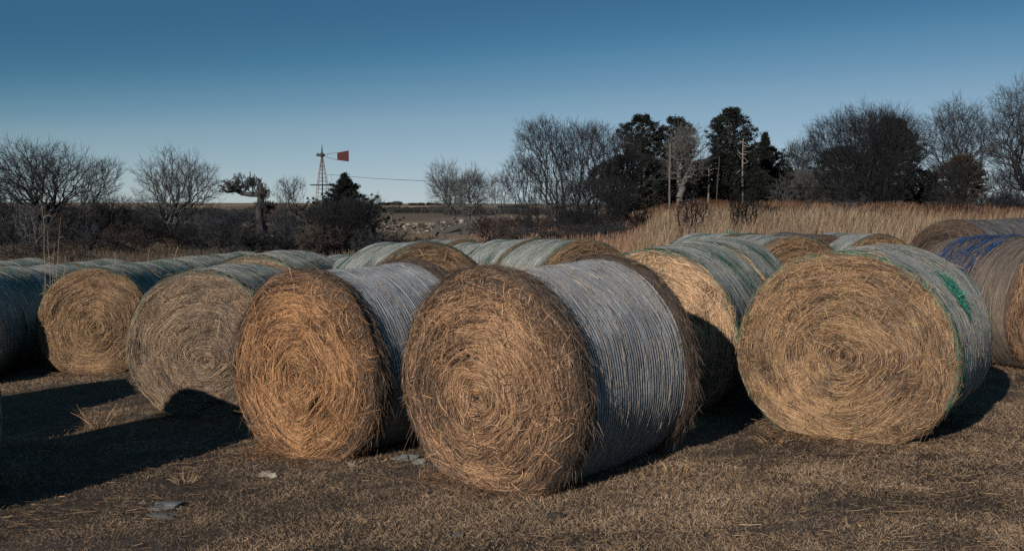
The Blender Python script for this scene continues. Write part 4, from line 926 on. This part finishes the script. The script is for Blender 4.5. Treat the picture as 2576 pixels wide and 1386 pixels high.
def stones(x0, x1, d, h, label, seed, name='stone_wall', cat='stone wall', n=260, thick=.5, holes=.3, sz=.24, pale=.15, ragged=.35):
    rng = np.random.default_rng(seed); G = Geo(); cx = (x0 + x1) / 2; g = float(gz(cx, d)); rows = int(h / .12)
    for r in range(rows):
        x = x0 + rng.uniform(0, .2)
        while x < x1:
            w = rng.uniform(.5, 1.4) * sz; z = r * .118 + .06
            top = h * (1 - ragged * (.5 + .5 * float(noise(x * .8, 3.3, 0, seed))) - ragged * .3 * rng.uniform())
            if z < top:
                c = 1. * np.array([(.20, .175, .15), (.13, .115, .10), (.28, .24, .19), (.09, .08, .072), (.42, .39, .34)])[rng.choice(5, p=[.32, .26, .22, .2 - pale * .0, 0.0] if rng.uniform() > pale else [.1, .1, .2, .1, .5])]
                G.box((x + w / 2 - cx, rng.uniform(-.06, .06), z + float(gz(x, d)) - g), (w * .94, thick * rng.uniform(.8, 1.1), .11 * rng.uniform(.8, 1.1)), col=c * rng.uniform(.4, .95), jit=.07, rng=rng)
            x += w
    o = G.obj(name, M_STONE, smooth=False); o.location = (cx, d, g); tag(o, label, cat)
stones(px(965, 70), px(1200, 70), 70, 1.15, 'ruined dry stone wall in the middle distance left of the collapsed shed', 1)
stones(px(560, 62), px(745, 62), 62, .8, 'low crumbled stone wall behind the old broken tree', 2, ragged=.5)
stones(px(1066, 50), px(1150, 50), 50, .42, 'small pile of dark stones between the bales and the wall', 3, 'stone_pile', 'stone pile', sz=.3, ragged=.8, thick=.9)
stones(px(1150, 68), px(1192, 68), 68, 1.25, 'pale rubble heap at the right end of the stone wall', 4, 'stone_pile', 'stone pile', pale=.8, ragged=.3)

def shed():
    rng = np.random.default_rng(12); d = 60.; g = float(gz(px(1150, d), d)); root = thing('collapsed_shed', (px(1150, d), d, g), 'collapsed timber shed of grey planks beside the stone wall', 'ruined shed')
    def pt(X, Y, dy=0): return np.array([px(X, d) - px(1150, d), dy, zpx(Y, d) - g])
    PL = [((1100, 590), (1205, 548), .16, 0), ((1096, 594), (1198, 557), .12, .3), ((1090, 588), (1106, 566), .30, -.1), ((1100, 592), (1092, 568), .25, .1), ((1205, 548), (1208, 592), .22, .2), ((1196, 553), (1212, 590), .16, -.2), ((1150, 580), (1200, 594), .25, -.3), ((1160, 574), (1205, 592), .2, -.35),
          ((1125, 590), (1178, 572), .2, -.2), ((1140, 593), (1190, 580), .22, -.4), ((1108, 594), (1160, 588), .25, -.5), ((1185, 565), (1170, 592), .18, -.4), ((1175, 570), (1160, 592), .16, -.42), ((1195, 560), (1184, 592), .16, -.38), ((1190, 556), (1215, 546), .12, .1), ((1120, 596), (1200, 596), .3, -.55)]
    for (a, b, w, dy) in PL:
        p, q = pt(*a, dy), pt(*b, dy + rng.uniform(-.3, .3)); p[2] = max(p[2], .05); q[2] = max(q[2], .05); m = (p + q) / 2; L = np.linalg.norm(q - p); e = (q - p) / L; f = norm(np.cross(e, [0.2, 1, .3])); k = np.cross(e, f)
        G = Geo(); G.box((0, 0, 0), (L, w, .05), np.stack([e, f, k], 1), np.array([.045, .043, .042]) * rng.uniform(.4, 2.2), .02, rng); o = G.obj('plank', M_WOOD, root, smooth=False); o.location = m
shed()

def house():
    d = 92.; X0, X1 = 1925, 2215; bx = px((X0 + X1) / 2, d); g = zpx(500, d); root = thing('house', (bx, d, g), 'low stone house with long grey roof half hidden behind the trees', 'house', rz=0)
    w = (X1 - X0) / F * d; h = zpx(469, d) - g + 0.; dp = 6.; zr = zpx(427, d) - g
    G = Geo(); G.box((0, dp / 2, h / 2 - 1.5), (w - .8, dp - .8, h + 3), col=(.07, .055, .042)); G.obj('wall', M_STONE, root, smooth=False)
    G = Geo(); V = [[-w / 2, 0, h], [w / 2, 0, h], [w / 2, dp / 2, zr], [-w / 2, dp / 2, zr], [-w / 2, dp, h], [w / 2, dp, h], [-w / 2, 0, h - .1], [w / 2, 0, h - .1], [-w / 2, dp, h - .1], [w / 2, dp, h - .1]]
    G.add(V, [[0, 1, 2, 3], [5, 4, 3, 2], [6, 7, 1, 0], [9, 8, 4, 5], [6, 0, 3, 8], [7, 9, 2, 1], [7, 6, 8, 9]], (.06, .052, .048)); ro = G.obj('roof', M_ROOF, root, smooth=False)
    G = Geo(); G.box((0, -.04, h - .02), (w, .05, .09), col=(.14, .135, .13)); G.obj('fascia', M_WOOD, root, smooth=False)
    G = Geo(); G.box((-w / 2 + .2, dp / 2, zr + .2), (.9, .9, .8), col=(.38, .33, .27)); G.box((-w / 2 + .2, dp / 2, zr + .65), (1.0, 1.0, .12), col=(.3, .26, .22)); G.obj('chimney', M_STONE, ro, smooth=False)
    G = Geo(); G.segs(np.array([[w / 2 - 8.3, dp / 2 - .6, zr - .3]]), np.array([[w / 2 - 8.3, dp / 2 - .6, zr + .55]]), np.array([.05]), np.array([.05]), 8, (.6, .6, .6)); G.obj('vent_pipe', M_METAL, ro)
    for x in (-3.2, -.6, 3.6):
        G = Geo(); G.box((x, .37, h / 2 + .05), (1.1, .12, .62), col=(.03, .03, .035)); G.obj('window', M_ROOF, root, smooth=False)
    for x in (-4.2, -1.9, .6, 2.2):
        G = Geo(); G.box((x, .15, h / 2 - .1), (.16, .16, h - .05), col=(.10, .09, .08)); G.obj('porch_post', M_WOOD, root, smooth=False)
house()

# fallen limb at the right edge
def limb():
    d = 50.; rng = np.random.default_rng(3); bx = px(2530, d); g = float(gz(bx, d)); G = Geo()
    Ps = [np.array([[-1.6, 0, 1.0], [-1.2, 0, .75], [-.7, 0, .45], [0, 0, .3], [.8, 0, .35], [1.6, 0, .2]]), np.array([[-.7, 0, .45], [-.5, .1, .9], [-.6, .1, 1.3]]), np.array([[0, 0, .3], [.4, -.1, .8], [.7, 0, 1.0]])]
    for P in Ps:
        r = np.linspace(.09, .03, len(P)); G.segs(P[:-1], P[1:], r[:-1], r[1:], 6, (.16, .15, .14))
    o = G.obj('fallen_limb', M_BARK); o.location = (bx, d, g); tag(o, 'pale fallen limb lying in the grass at the right edge', 'fallen limb')
limb()
